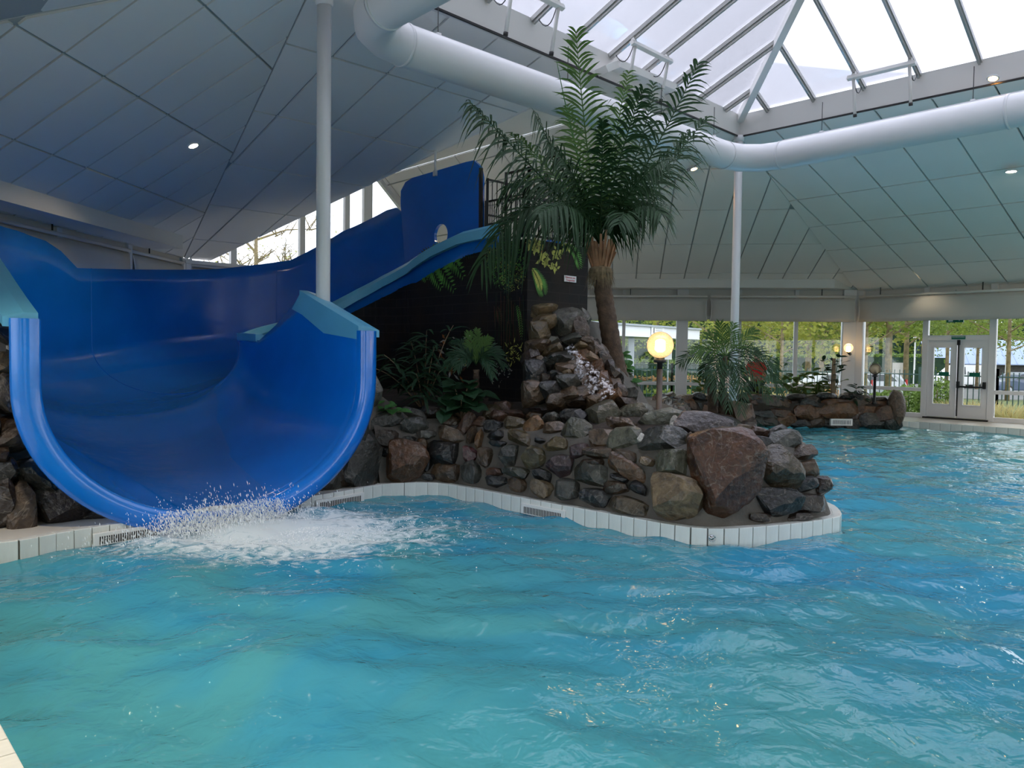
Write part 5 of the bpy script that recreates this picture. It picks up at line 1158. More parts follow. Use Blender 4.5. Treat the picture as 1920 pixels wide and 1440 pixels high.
# ---- small palm on its own rock base by the second column
Ys = 13.6
sp = thing('small_palm', at(1342, 785, Ys), 'small arching palm with two short trunks before the white column', 'palm tree')
for x0, x1, y1 in ((1336, 1334, 715), (1354, 1356, 735)):
    a_, b_ = at(x0, 790, Ys), at(x1, y1, Ys); pp = [a_.lerp(b_, i / 12) for i in range(13)]; m = MB(); m.tube(pp, [.075 + (.01 if i % 2 else 0) for i in range(13)], 12); m.build('trunk', K['trunk'], sp, True)
cs = at(1360, 668, Ys); SF = [((1350, 607), (1353, 635), .0), ((1375, 608), (1368, 635), .3), ((1413, 620), (1390, 640), .1), ((1328, 625), (1342, 645), .2), ((1300, 655), (1330, 655), -.1), ((1276, 680), (1315, 662), -.1), ((1455, 690), (1415, 660), -.2), ((1462, 735), (1430, 680), -.1), ((1440, 745), (1405, 690), -.4), ((1345, 745), (1345, 690), -.5), ((1365, 765), (1362, 700), -.6), ((1390, 770), (1385, 705), -.5), ((1318, 700), (1338, 672), .4), ((1425, 660), (1395, 652), .5), ((1330, 720), (1342, 680), -.3), ((1395, 735), (1380, 690), -.4)]
for (tx, ty), (mx, my), dy in SF:
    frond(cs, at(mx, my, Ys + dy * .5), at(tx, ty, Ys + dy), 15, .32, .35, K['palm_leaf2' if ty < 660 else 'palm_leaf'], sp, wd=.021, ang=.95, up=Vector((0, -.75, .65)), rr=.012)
m = MB(); m.tube([at(1352, 740, Ys), cs], .05, 8); m.build('crown_shaft', K['trunk'], sp, True)
sb = thing('rock_islet', at(1365, 800, Ys), 'little mound of brown rocks at the foot of the small palm', 'rocks')
for px, py, w_, h_, c, dy in ((1385, 775, 34, 44, 'orange_brown', -.1), (1345, 790, 50, 30, 'brown_dk', -.2), (1365, 800, 60, 30, 'dkgrey', -.3), (1325, 798, 46, 30, 'brown', 0), (1395, 795, 36, 30, 'brown_dk', -.1), (1400, 780, 24, 40, 'redbrown', .2), (1310, 795, 40, 34, 'dkbrown', .3)):
    p = at(px, py, Ys + dy); s = Ys / F_PX * 1.2; put_stone(p, (0, -1, .3), w_ * s, h_ * s, 0, c, sb, depth=.5)
m = MB(); pb_ = at(1355, 800, Ys); m.lathe([(.75, -1.3), (.7, .0), (.6, .45), (.3, .52)], 16, Z(pb_, 0)); m.build('mound', K['mortar'], sb, True)
# ---- leafy plants in the bed
def leafy(name, label, base, specs, mat, ln, wd, droop, group=None, stem=True, seg=4, shape=None, cat='plant'):
    t = thing(name, base, label, cat, group); rg = random.Random(len(label) * 7 + int(base[0] * 100))
    for tip, n_ in specs:
        mm = MB(); P = thru(base, (Vector(base) + Vector(tip)) / 2 + Vector((0, 0, .12 * (Vector(tip) - Vector(base)).length)), tip, 8); mm.tube(P, [.012 - .001 * i for i in range(9)], 5); mm.build('stem', K['stem'], t)
        mm = MB()
        for k in range(n_):
            f = .3 + .7 * (k + 1) / n_; p = P[min(8, int(f * 8))]; a = rg.uniform(0, 6.28); d = Vector((math.cos(a), math.sin(a) - .3, rg.uniform(-.2, .8))); mm.leaf(p, d, Vector((0, -.4, 1)), ln * rg.uniform(.7, 1.15), wd * rg.uniform(.8, 1.15), seg, droop, .2, shape=shape)
        mm.build('foliage', mat, t)
    return t
def A(px, py, Y): return at(px, py, Y)
egg = lambda t: math.sin(math.pi * min(1, .05 + .95 * t)) ** .6
leafy('bamboo', 'slender dark bamboo with narrow leaves before the mural', A(795, 775, 10.6), [(A(720, 665, 10.5), 26), (A(770, 640, 10.8), 26), (A(800, 620, 10.8), 28), (A(815, 650, 10.6), 26), (A(780, 700, 10.3), 24), (A(700, 690, 10.4), 12), (A(830, 690, 10.3), 14), (A(795, 745, 10.1), 10), (A(850, 610, 10.9), 12)], K['leaf_dark'], .36, .046, .5)
leafy('fig_plant', 'low plant with large round dark green leaves below the mural', A(865, 785, 10.0), [(A(825, 745, 9.9), 7), (A(850, 720, 10.0), 8), (A(880, 715, 10.0), 8), (A(905, 735, 9.9), 7), (A(865, 750, 9.7), 7), (A(895, 765, 9.7), 6), (A(838, 770, 9.8), 5)], K['leaf_dark'], .27, .21, .35, shape=egg)
leafy('broadleaf_plant', 'small plant with glossy round leaves beside the slide flank', A(735, 785, 9.9), [(A(712, 745, 9.8), 3), (A(735, 760, 9.7), 3), (A(752, 772, 9.7), 3), (A(722, 765, 9.8), 2)], K['leaf_mid'], .17, .13, .4, shape=egg)
leafy('broadleaf_plant', 'lone round leaf plant on the rocks touching the slide flank', A(694, 745, 9.7), [(A(690, 722, 9.6), 3), (A(700, 728, 9.6), 2)], K['leaf_dark'], .15, .12, .3, shape=egg)
leafy('rubber_plant', 'bright green glossy plant half hidden behind the palm trunk', A(1190, 735, 10.6), [(A(1150, 645, 10.8), 8), (A(1120, 655, 10.8), 7), (A(1165, 690, 10.6), 9), (A(1178, 715, 10.5), 9), (A(1160, 670, 10.9), 6)], K['leaf_mid'], .19, .13, .2, shape=egg)
pp = thing('potted_palmlet', A(896, 760, 10.1), 'young green palm with short scaly trunk standing before the mural', 'palm tree')
m = MB(); q_ = [A(893, 770 - i * 7, 10.1) for i in range(12)]; m.tube(q_, [.036 + (.008 if i % 2 else 0) for i in range(12)], 10); m.build('trunk', K['trunk'], pp, True)
for (tx, ty), (mx, my), dy in [((880, 625), (886, 655), .1), ((915, 635), (902, 655), .1), ((845, 665), (868, 660), 0), ((945, 685), (918, 660), 0), ((940, 660), (915, 652), .3), ((850, 640), (872, 652), .3), ((858, 690), (875, 670), -.3), ((925, 705), (908, 672), -.3), ((895, 620), (893, 650), .3), ((835, 690), (865, 665), -.1)]:
    frond(A(893, 685, 10.1), A(mx, my, 10.1 + dy * .5), A(tx, ty, 10.1 + dy), 18, .19, .3, K['palm_leaf2' if ty < 640 else 'leaf_dark'], pp, wd=.022, ang=.9, up=Vector((0, -.8, .6)), rr=.008, seg=2)
# far planter plants
Yf = 19.9
leafy('leafy_shrub', 'thin stemmed shrub with oval leaves beside the white column', A(1420, 752, Yf), [(A(1437, 735, Yf), 6), (A(1400, 735, Yf), 6), (A(1425, 715, Yf), 6)], K['leaf_olive'], .26, .14, .2, shape=egg)
leafy('leafy_shrub', 'sprawling shrub with oval olive leaves on the far planter', A(1490, 750, Yf), [(A(1455, 715, Yf), 9), (A(1475, 700, Yf), 10), (A(1500, 700, Yf), 10), (A(1520, 720, Yf), 9), (A(1485, 735, Yf), 8), (A(1512, 738, Yf), 8)], K['leaf_olive'], .26, .14, .2, shape=egg)
leafy('leafy_shrub', 'taller oval leaved shrub next to the bare grey sapling', A(1530, 755, Yf), [(A(1524, 695, Yf), 10), (A(1535, 715, Yf), 9), (A(1550, 725, Yf), 9), (A(1530, 735, Yf), 8), (A(1578, 715, Yf), 7)], K['leaf_olive'], .28, .15, .2, shape=egg)
leafy('leafy_shrub', 'sparse shrub trailing leaves left of the small palm', A(1318, 750, Yf), [(A(1312, 715, Yf), 8), (A(1325, 700, Yf), 7), (A(1310, 735, Yf), 7)], K['leaf_olive'], .24, .13, .2, shape=egg)
sapl = leafy('sapling', 'bare grey trunked sapling with a few dark leaf tufts', A(1563, 757, Yf - .2), [(A(1563, 672, Yf - .2), 6), (A(1540, 670, Yf - .2), 6), (A(1572, 663, Yf - .2), 6), (A(1580, 680, Yf), 4)], K['leaf_dark'], .24, .12, .1, shape=egg)
m = MB(); m.tube([A(1562, 762, Yf - .2), A(1562, 715, Yf - .2), A(1564, 672, Yf - .2)], [.065, .055, .04], 10); m.build('trunk', K['stem'], sapl, True)
leafy('dracaena', 'dark bushy plant with long pointed leaves on the planter end', A(1605, 762, Yf - .2), [(A(1590, 735, Yf - .2), 12), (A(1605, 722, Yf - .2), 13), (A(1622, 735, Yf - .3), 12), (A(1600, 748, Yf - .4), 10), (A(1618, 750, Yf - .4), 10)], K['leaf_dark'], .32, .08, .35)
# ---- globe lamps
def globe_mat():
    m, t, p, out = nodes('bubble_glass'); t.nodes.remove(p)
    tr_ = t.nodes.new('ShaderNodeBsdfTransparent'); tr_.inputs['Color'].default_value = (1, .88, .76, 1); gl = t.nodes.new('ShaderNodeBsdfGlossy'); gl.inputs['Roughness'].default_value = .1
    tl = t.nodes.new('ShaderNodeBsdfTranslucent'); tl.inputs['Color'].default_value = (1, .90, .82, 1)
    vor = t.nodes.new('ShaderNodeTexVoronoi'); vor.inputs['Scale'].default_value = 55; tc = t.nodes.new('ShaderNodeTexCoord'); t.links.new(tc.outputs['Object'], vor.inputs['Vector'])
    mr = t.nodes.new('ShaderNodeMapRange'); mr.inputs['From Min'].default_value = .1; mr.inputs['From Max'].default_value = .35; mr.inputs['To Min'].default_value = .5; mr.inputs['To Max'].default_value = .3; t.links.new(vor.outputs['Distance'], mr.inputs['Value'])
    m0 = t.nodes.new('ShaderNodeMixShader'); t.links.new(mr.outputs['Result'], m0.inputs['Fac']); t.links.new(tr_.outputs[0], m0.inputs[1]); t.links.new(tl.outputs[0], m0.inputs[2])
    fr = t.nodes.new('ShaderNodeFresnel'); fr.inputs['IOR'].default_value = 1.3; m1 = t.nodes.new('ShaderNodeMixShader'); t.links.new(fr.outputs[0], m1.inputs['Fac']); t.links.new(m0.outputs[0], m1.inputs[1]); t.links.new(gl.outputs[0], m1.inputs[2]); t.links.new(m1.outputs[0], out.inputs['Surface']); return m
K['globe'] = globe_mat(); K['bulb'] = MT('warm_bulb', (1, .8, .5), .4, emit=((1, .66, .28), 6)); K['bulb_off'] = MT('bulb_off', (.8, .75, .65), .3); K['weather_pole'] = MT('weathered_pole', (.05, .035, .025), .45, var=(7, .6), c2=(.10, .065, .04))
def sphere_prof(r, n=14, z0=0): return [(max(.001, r * math.sin(math.pi * i / n)), z0 - r * math.cos(math.pi * i / n)) for i in range(n + 1)]
def lamp(base, top, r, lit, label, pole_r=.035):
    t = thing('globe_lamp', base, label, 'lamp', 'globe lamps on posts'); b = Vector(base); zt = top.z - r
    m = MB(); m.lathe([(pole_r * 1.5, 0), (pole_r * 1.5, .04), (pole_r, .05), (pole_r, zt - b.z - .12)], 14, b); m.build('pole', K['weather_pole' if lit else 'black'], t, True)
    c = Z(b, 0)
    m = MB(); m.lathe([(pole_r * .9, zt - .13), (pole_r * .9, zt - .05), (r * .48, zt - .045), (r * .48, zt - .015), (r * .28, zt - .01), (r * .26, zt + .07)], 18, c); m.build('collar', K['dark_plastic'], t, True)
    m = MB(); m.lathe(sphere_prof(r, 20, top.z), 32, c); g = m.build('globe', K['globe'], t, True)
    m = MB(); m.lathe([(.012, zt + .06), (.04, zt + .08), (r * .40, top.z - r * .35), (r * .38, top.z + r * .3), (r * .2, top.z + r * .42), (.004, top.z + r * .45)], 16, c); m.build('bulb', K['bulb' if lit else 'bulb_off'], t, True)
    if lit:
        ld = bpy.data.lights.new('lamp_light', 'POINT'); ld.energy = 14; ld.color = (1, .66, .32); ld.shadow_soft_size = r * .4
        lo = bpy.data.objects.new('lamp_light', ld); col.objects.link(lo); lo.location = top - Vector(t.location); lo.parent = t
Yl = 8.75; lc = A(1238, 647, Yl); lamp(Vector((lc.x, lc.y, .95)), lc, .152, True, 'lit amber globe lamp on a weathered post on the rock island')
l2 = A(1641, 692, 19.5); lamp(Vector((l2.x, l2.y, .62)), l2, .145, False, 'unlit clear globe lamp on a black post on the far planter')
# wall lamp on the corner pillar
wl = A(1591, 652, 22.35); t = thing('wall_lamp', wl, 'small lit wall lamp on the white corner pillar', 'lamp')
m = MB(); m.tube([wl + Vector((.16, .25, -.18)), wl + Vector((.05, .05, -.17)), wl + Vector((0, 0, -.12))], [.045, .035, .055], 10); m.build('arm', K['dark_plastic'], t, True)
m = MB(); m.lathe(sphere_prof(.13, 14, 0), 20, wl); m.build('globe', K['globe'], t, True)
m = MB(); m.lathe([(.055, -.11), (.06, .03), (.03, .06)], 12, wl); m.build('bulb', K['bulb'], t, True)
ld = bpy.data.lights.new('lamp_light', 'POINT'); ld.energy = 9; ld.color = (1, .6, .28); ld.shadow_soft_size = .06; lo = bpy.data.objects.new('lamp_light', ld); col.objects.link(lo); lo.parent = t
# ---- downlights in the ceilings
K['down'] = MT('downlight_lens', (1, .9, .75), .4, emit=((1, .80, .52), 30)); K['down_o'] = MT('downlight_amber', (1, .6, .3), .4, emit=((1, .42, .10), 30))
def downlight(p, n, label, mat='down', pw=40, c=(1, .80, .55), r=.07):
    n = Vector(n).normalized(); x = n.cross(Vector((1, .2, 0))).normalized(); ax = (x, n.cross(x), n); t = thing('downlight', p, label, 'lamp', 'round ceiling downlights')
    m = MB(); m.lathe([(r * .8, -.02), (r * 1.25, -.005), (r * 1.3, .012), (r, .016)], 20, p, ax=ax); m.build('trim_ring', K['white_frame'], t, True)
    m = MB(); m.lathe([(r * .95, -.01), (r * .95, .018)], 20, p, ax=ax); m.build('lens', K[mat], t, True)
    ld = bpy.data.lights.new('down_spot', 'SPOT'); ld.energy = pw; ld.color = c; ld.spot_size = 1.8; ld.spot_blend = .8; ld.shadow_soft_size = r
    lo = bpy.data.objects.new('down_spot', ld); col.objects.link(lo); lo.parent = t; z = -n; q = Matrix(((x.x, ax[1].x, z.x), (x.y, ax[1].y, z.y), (x.z, ax[1].z, z.z))); lo.rotation_euler = q.to_euler(); lo.location = n * .04
def ray_plane(px, py, a, b, c):
    n = (b - a).cross(c - a); d = ray(px, py); t = (a - CAM).dot(n) / d.dot(n); n.normalize(); return CAM + d * t, (n if n.z < 0 else -n)
p, n = ray_plane(362, 272, Z(C1, ZC), Z(E0, ZE), Z(E1, ZE)); downlight(p, n, 'lit round downlight in the sloping ceiling above the slide bend')
p, n = ray_plane(1715, 516, Z(C2, ZC), Z(E3, ZE), Z(C3, ZC)); downlight(p, n, 'lit round downlight low on the right ceiling slope above the blind', pw=25)
p, n = ray_plane(1862, 146, Z(C2, ZC), Z(E3, ZE), Z(C3, ZC)); downlight(p, n, 'amber spotlight tucked under the skylight curb', 'down_o', 25, (1, .5, .2))
p, n = ray_plane(1300, 312, Z(C2, ZC), Z(E2, ZE), Z(E1, ZE)); downlight(p + n * .05, n, 'amber spotlight hidden above the duct behind the palm', 'down_o', 14, (1, .5, .2))
for k, (u_, v_) in enumerate(((-2.0, -2.4), (-5.0, -2.4), (-8.0, -2.4))): downlight(Z(L(u_, v_), ZC - (ZC - ZE) * (1.46 - v_) / 5.96 - .05), (0, 0, -1), 'added unseen warm downlight over the window side deck, %s from the slide' % ('first', 'second', 'third')[k], 'down', 120, (1, .82, .6), .09)  # out-of-view lamps added as warm fill on water and deck
for k, (u_, v_) in enumerate(((-3.2, 14.0), (-6.5, 14.0), (-3.2, 17.5), (-6.5, 17.5))): downlight(Z(L(u_, v_), ZC - (ZC - ZE) * (v_ - 10.9) / 9.07 - .05), (0, 0, -1), 'added warm fill downlight in the right ceiling slope, %s' % ('upper row nearer the exit door', 'upper row farther from the exit door', 'lower row nearer the exit door', 'lower row farther from the exit door')[k], 'down', 60, (1, .82, .6), .09)  # extra lamps added to raise the brightness on this side
for k, (u_, v_) in enumerate(((-11.0, 3.0), (-11.0, 7.0), (-14.0, 5.0))): downlight(Z(L(u_, v_), ZC - (ZC - ZE) * (-8.9 - u_) / 9.1 - .06), (0, 0, -1), 'added unseen warm downlight opposite the slide, %s' % ('first of the upper row', 'second of the upper row', 'single one of the lower row')[k], 'down', 150, (1, .82, .6), .09)  # out-of-view lamps added to brighten the hall from behind
p = L(6.5, 7.6, 6.36); downlight(p, (0, 0, -1), 'warm downlight in the flat dormer ceiling over the slide', 'down', 60, (1, .78, .52))
p = L(2.5, 7.6, 6.36); downlight(p, (0, 0, -1), 'warm downlight in the dormer ceiling over the tower platform', 'down', 40, (1, .78, .52))
# ---- exit door on the right wall
def door():
    a, b = E3, E4; d, n = inward(a, b); s0, s1 = wpos(1734, E3, E4) + .07, wpos(1860, E3, E4) - .08; ax = (d, n, Vector((0, 0, 1))); D = struct('door_1', Z(a + d * (s0 + s1) / 2, DECK))
    def P(s, z, o=0): return Z(a + d * s + n * o, z)
    zt = 2.30
    m = MB(); m.box(P((s0 + s1) / 2, zt + .07), (s1 - s0, .12, .14), ax); m.build('transom_bar', K['white_frame'], D)
    m = MB(); m.box(P((s0 + s1) / 2, 2.98), (s1 - s0, .12, .12), ax); m.build('head_bar', K['white_frame'], D)
    m = MB(); m.box(P((s0 + s1) / 2, (zt + 3.05) / 2), (s1 - s0, .02, .7), ax); m.build('transom_pane', K['glass'], D)
    m = MB(); m.box(P((s0 + s1) / 2, DECK + .02, .05), (s1 - s0 + .1, .2, .04), ax); m.build('threshold', K['black'], D)
    mid = (s0 + s1) / 2
    for k, (l0, l1) in enumerate(((s0 + .01, mid - .015), (mid + .015, s1 - .01))):
        m = MB(); z0 = DECK + .05; fw_ = .15
        for (x0, x1, y0, y1) in ((l0, l0 + fw_, z0, zt), (l1 - fw_, l1, z0, zt), (l0 + fw_, l1 - fw_, z0, z0 + .36), (l0 + fw_, l1 - fw_, zt - .2, zt)): m.box(P((x0 + x1) / 2, (y0 + y1) / 2), (x1 - x0, .06, y1 - y0), ax)
        lf = m.build('leaf', K['white_frame'], D)
        m = MB(); m.box(P((l0 + l1) / 2, (z0 + .36 + zt - .2) / 2), (l1 - l0 - 2 * fw_, .015, zt - z0 - .56), ax); m.build('pane', K['glass'], lf)
        m = MB()
        for (x0, x1, y0, y1) in ((l0 + fw_ - .03, l0 + fw_, z0 + .33, zt - .17), (l1 - fw_, l1 - fw_ + .03, z0 + .33, zt - .17), (l0 + fw_ - .03, l1 - fw_ + .03, z0 + .33, z0 + .36), (l0 + fw_ - .03, l1 - fw_ + .03, zt - .2, zt - .17)): m.box(P((x0 + x1) / 2, (y0 + y1) / 2, .035), (x1 - x0, .03, y1 - y0), ax)
        m.build('glazing_bead', K['white_frame'], lf)
        m = MB(); m.box(P((l0 + l1) / 2 + .05, 1.38, .02), (.26, .006, .11), ax); m.build('sticker', K['sign_green'], lf)
        if k:
            m = MB(); m.bar(P(mid + .02, 1.05, .10), P(l1 - .05, 1.05, .10), .045, .045); m.box(P(mid + .05, 1.1, .08), (.06, .1, .18), ax); m.box(P(l1 - .06, 1.1, .08), (.06, .1, .18), ax); m.build('panic_bar', K['black'], lf)
            m = MB(); m.bar(P(mid + .03, z0 + .05, .06), P(mid + .03, zt - .02, .06), .03, .03); m.box(P(mid + .03, zt - .06, .06), (.07, .05, .14), ax); m.build('bolt_rod', K['black'], lf)
    sgn = thing('exit_sign', P(mid + .02, zt + .07, .07), 'small green escape sign on the bar above the exit door', 'sign'); m = MB(); m.box(P(mid + .02, zt + .07, .07), (.34, .012, .085), ax); m.build('plate', K['sign_green'], sgn)
    text('NOODUITGANG', P(mid + .02, zt + .085, .078), -d if d.cross(Vector((0, 0, 1))).dot(n) < 0 else d, .03, K['sign_white'], sgn, fit=.3)
    es = thing('exit_sign', P(mid - .05, 2.86, .16), 'green running man exit sign hung below the roller blind', 'sign'); c = P(mid - .05, 2.86, .16)
    m = MB(); m.box(c, (.42, .04, .16), ax); m.build('plate', K['sign_green'], es)
    m = MB(); m.box(c + d * -.1 + n * .022, (.11, .004, .11), ax); m.add([c + n * .023 + d * .06 + Vector((0, 0, .03)), c + n * .023 + d * .16 + Vector((0, 0, .03)), c + n * .023 + d * .11 + Vector((0, 0, -.05))], [(0, 1, 2)]); m.build('pictogram', K['sign_white'], es)
    m = MB(); m.tube([c + Vector((0, 0, .08)), c + Vector((0, 0, .8))], .008, 5); m.build('hanger', K['chrome'], es)
door()
# ============================================================ OUTSIDE
ZG = -.4
K['lawn'] = MT('lawn', (.10, .13, .04), .95, var=(.4, .4), bump=(6, .4)); K['asphalt'] = MT('asphalt', (.16, .16, .16), .9, var=(1, .15))
m = MB(); ring_ = [Vector((x, y, 0)) for x, y in ((-90, -60), (140, -60), (140, 160), (-90, 160))]
hole = [E0, E1, E2, E3, E4, E5, E6, E7]
m.add([(-90, -60, ZG), (140, -60, ZG), (140, 160, ZG), (-90, 160, ZG)], [(0, 1, 2, 3)])
# ground sits below the hall: the hall's own slab covers it
gr = m.build('ground', K['lawn']); tag(gr, kind='structure')
m = MB(); m.slab([at(1200, 700, 47).xy.to_3d(), at(2050, 700, 42).xy.to_3d(), at(2100, 700, 75).xy.to_3d(), at(1150, 700, 75).xy.to_3d()], Vector((0, 0, 1)), .02); o = m.build('ground_parking', K['asphalt']); o.location.z = ZG + .01; tag(o, kind='structure')
K['bounce'] = MT('bounce_paving', (.55, .53, .50), .8, var=(1, .1))  # pale paving ring invented to bounce daylight up to the ceilings
def ringpt(e, k): d = (e - CEN); d.z = 0; return Vector((e.x, e.y, 0)) + d.normalized() * k
for a_, b_ in ((E4, E5), (E5, E6), (E6, E7), (E7, E0), (E0, E1)):
    m = MB(); m.slab([Z(p, ZG) for p in (ringpt(a_, .2), ringpt(b_, .2), ringpt(b_, 10), ringpt(a_, 10))], Vector((0, 0, 1)), .12); tag(m.build('ground_bounce', K['bounce']), kind='structure')
def gpt(px, Y): 
    p = at(px, 700, Y); return Vector((p.x, p.y, ZG))
def cloud(mm, c, rx, ry, rz, n, s, rg, mi=0, shell=.55):
    for i in range(n):
        d = Vector((rg.gauss(0, 1), rg.gauss(0, 1), rg.gauss(0, 1))).normalized(); r = shell + (1 - shell) * rg.random() ** .5
        p = Vector(c) + Vector((d.x * rx * r, d.y * ry * r, d.z * rz * r)); a = Vector((rg.gauss(0, 1), rg.gauss(0, 1), rg.gauss(0, .6))).normalized(); b = a.cross(Vector((rg.gauss(0, 1), rg.gauss(0, 1), rg.gauss(0, 1)))).normalized(); l = s * rg.uniform(.6, 1.3)
        mm.add([p - a * l * .5, p + b * l * .3, p + a * l * .5, p - b * l * .3], [(0, 1, 2, 3)], mi)
def tree(px, Y, h, tr, crown_r, z_low, label, mat='leaf_spring', n=1500, leaf=.28, lean=0, bare=False):
    b = gpt(px, Y); t = thing('tree', b, label, 'tree', 'trees beyond the windows'); rg = random.Random(int(px * 3 + Y)); top = b + Vector((lean, 0, h))
    m = MB(); m.tube([b, b + Vector((lean * .2, 0, h * .3)), b + Vector((lean * .5, 0, h * .6)), top], [tr, tr * .85, tr * .6, tr * .2], 8); m.build('trunk', K['bark'], t, True)
    mm = MB(); br = MB(); tips = []
    for k in range(11):
        f = .30 + .62 * k / 11; a = k * 2.4; p0 = b + Vector((lean * f, 0, max(z_low - b.z - .6, h * f))); l = crown_r * (1.25 - .6 * f) * rg.uniform(.8, 1.1); p1 = p0 + Vector((math.cos(a) * l, math.sin(a) * l, l * rg.uniform(.1, .6)))
        br.tube([p0, p0.lerp(p1, .5) + Vector((0, 0, .08 * l)), p1], [tr * .35, tr * .22, tr * .08], 5); tips.append((p0, p1))
        if bare:
            for j in range(9):
                q0 = p0.lerp(p1, rg.uniform(.3, 1)); q1 = q0 + Vector((rg.gauss(0, .6), rg.gauss(0, .6), rg.uniform(.2, 1.2))) * (crown_r * .35); br.tube([q0, q1], [.03, .01], 4)
                for i in range(5): q2 = q0.lerp(q1, rg.uniform(.3, 1)); br.tube([q2, q2 + Vector((rg.gauss(0, .5), rg.gauss(0, .5), rg.uniform(0, .7))) * (crown_r * .2)], [.014, .006], 3)
    br.build('branches', K['bark'], t)
    if not bare:
        for p0, p1 in tips: cloud(mm, p0.lerp(p1, .75), crown_r * .45, crown_r * .45, crown_r * .36, n // 11, leaf, rg, shell=.25)
        mm.build('crown', K[mat], t)
    else:
        for p0, p1 in tips: cloud(mm, p1, crown_r * .4, crown_r * .4, crown_r * .4, n // 11, leaf, rg, shell=.1)
        mm.build('buds', K[mat], t)
    return t
T = [(1465, 36, 8, .16, 2.6, 2.3, 'slim tree with yellowish trunk outside the window beside the column', 'leaf_spring', 1600), (1340, 40, 9, .2, 3.0, 2.4, 'light green tree behind the end of the entrance canopy', 'leaf_spring', 1500), (1515, 44, 10, .32, 3.2, 2.6, 'thick trunked spring tree behind the parked grey car', 'leaf_spring2', 1500), (1540, 52, 10, .3, 3.2, 2.6, 'spring tree next to the thick trunked one by the car park', 'leaf_spring', 1400), (1575, 40, 9, .12, 2.6, 2.4, 'spindly young tree seen behind the wall lamp pillar', 'leaf_spring', 1200),
     (1622, 37, 9, .2, 2.6, 2.6, 'forked tree close to the corner pillar outside', 'leaf_spring2', 1300), (1665, 38, 11, .3, 3.0, 3.0, 'tall straight tree with thick yellowish trunk behind the clear globe lamp', 'leaf_spring2', 1800), (1698, 46, 10, .28, 3.2, 2.8, 'tree with dark trunk left of the exit door outside', 'leaf_spring2', 1500), (1775, 55, 10, .22, 3.4, 2.9, 'tree seen through the left door leaf', 'leaf_spring2', 1400), (1832, 58, 10, .2, 3.6, 2.9, 'tree seen through the right door leaf above the van', 'leaf_spring2', 1400), (1890, 42, 9, .2, 3.2, 2.7, 'leafy tree to the right of the exit door outside', 'leaf_spring2', 1600), (1960, 50, 9, .22, 3.4, 2.7, 'leafy tree beyond the right edge of the door wall', 'leaf_spring2', 1300),
     (1060, 42, 9, .2, 3.0, 2.6, 'spring tree hidden behind the tower wall', 'leaf_spring2', 1200), (1000, 48, 9, .2, 3.0, 2.6, 'spring tree farther behind the tower wall', 'leaf_spring2', 1200), (1230, 60, 11, .3, 4.0, 3.0, 'big spring tree rising above the canopy roof', 'leaf_spring2', 1500), (1150, 66, 11, .3, 4.4, 3.0, 'broad tree far behind the canopy', 'leaf_spring2', 1400), (1400, 62, 11, .3, 4.4, 2.6, 'hazy spring tree far behind the small palm', 'leaf_spring', 1500), (1440, 70, 11, .35, 4.6, 2.6, 'distant spring tree in the gap behind the slender tree', 'leaf_spring', 1400), (1600, 68, 11, .35, 4.8, 2.8, 'distant green tree behind the corner pillar', 'leaf_spring2', 1400), (1730, 75, 11, .35, 5, 2.8, 'distant green tree behind the door frame', 'leaf_spring2', 1400), (1860, 78, 11, .35, 5, 2.8, 'distant green tree above the blue roof', 'leaf_spring2', 1400)]
for px, Y, h, tr_, cr_, zl, lab, mt, n in T: tree(px, Y, h, tr_ * .62, cr_ * 1.1, zl - .5, lab, mt, int(n * 2.2), .24)
hedge_late = [([gpt(560, 88), gpt(1080, 92)], 'distant tree belt hidden behind the dark tower'), ([gpt(1080, 92), gpt(1420, 96)], 'distant tree belt behind the canopy'), ([gpt(1420, 96), gpt(1640, 98)], 'distant tree belt behind the car park hedge'), ([gpt(1640, 98), gpt(2000, 96)], 'distant tree belt behind the blue roof')]
# trees behind the gable window
tree(480, 30, 8.6, .15, 2.6, 4.2, 'bare branching tree with opening buds behind the gable window', 'leaf_spring', 500, .10, bare=True)
tree(640, 34, 7.2, .14, 1.9, 4.4, 'yellow green treetop behind the gable window by the column', 'leaf_spring', 1500, .2)
# hedges and shrubs
def hedge(pts, wd, h, label, mat, n, name='hedge', leaf=.16, z=ZG):
    t = thing(name, pts[0], label, 'hedge'); rg = random.Random(len(label)); mm = MB(); core = MB()
    for a, b in zip(pts[:-1], pts[1:]):
        a, b = Vector(a), Vector(b); d = (b - a).normalized(); s = Vector((-d.y, d.x, 0)); ln_ = (b - a).length
        core.bar(Z((a + b) / 2, 0) - d * ln_ / 2 + Vector((0, 0, z + h * .47)), Z((a + b) / 2, 0) + d * ln_ / 2 + Vector((0, 0, z + h * .47)), wd * .8, h * .9)
        for i in range(int(n * ln_)):
            f = rg.random(); k = rg.random(); 
            if k < .5: p = a + d * (f * ln_) + s * (rg.choice((-1, 1)) * wd * .5) + Vector((0, 0, rg.random() * h))
            else: p = a + d * (f * ln_) + s * (rg.uniform(-.5, .5) * wd) + Vector((0, 0, h))
            p = Vector((p.x, p.y, z + p.z - a.z)) + Vector((rg.gauss(0, .05), rg.gauss(0, .05), rg.gauss(0, .05))); x = Vector((rg.gauss(0, 1), rg.gauss(0, 1), rg.gauss(0, 1))).normalized(); y = x.cross(Vector((rg.gauss(0, 1), rg.gauss(0, 1), 1))).normalized(); l = leaf * rg.uniform(.6, 1.4)
            mm.add([p - x * l * .5, p + y * l * .3, p + x * l * .5, p - y * l * .3], [(0, 1, 2, 3)])
    core.build('core', K['leaf_dark'], t); mm.build('foliage', K[mat], t)
hedge([gpt(1110, 43), gpt(1330, 43)], 1.4, 1.9, 'clipped green hedge under the canopy beyond the fence', 'hedge', 90)
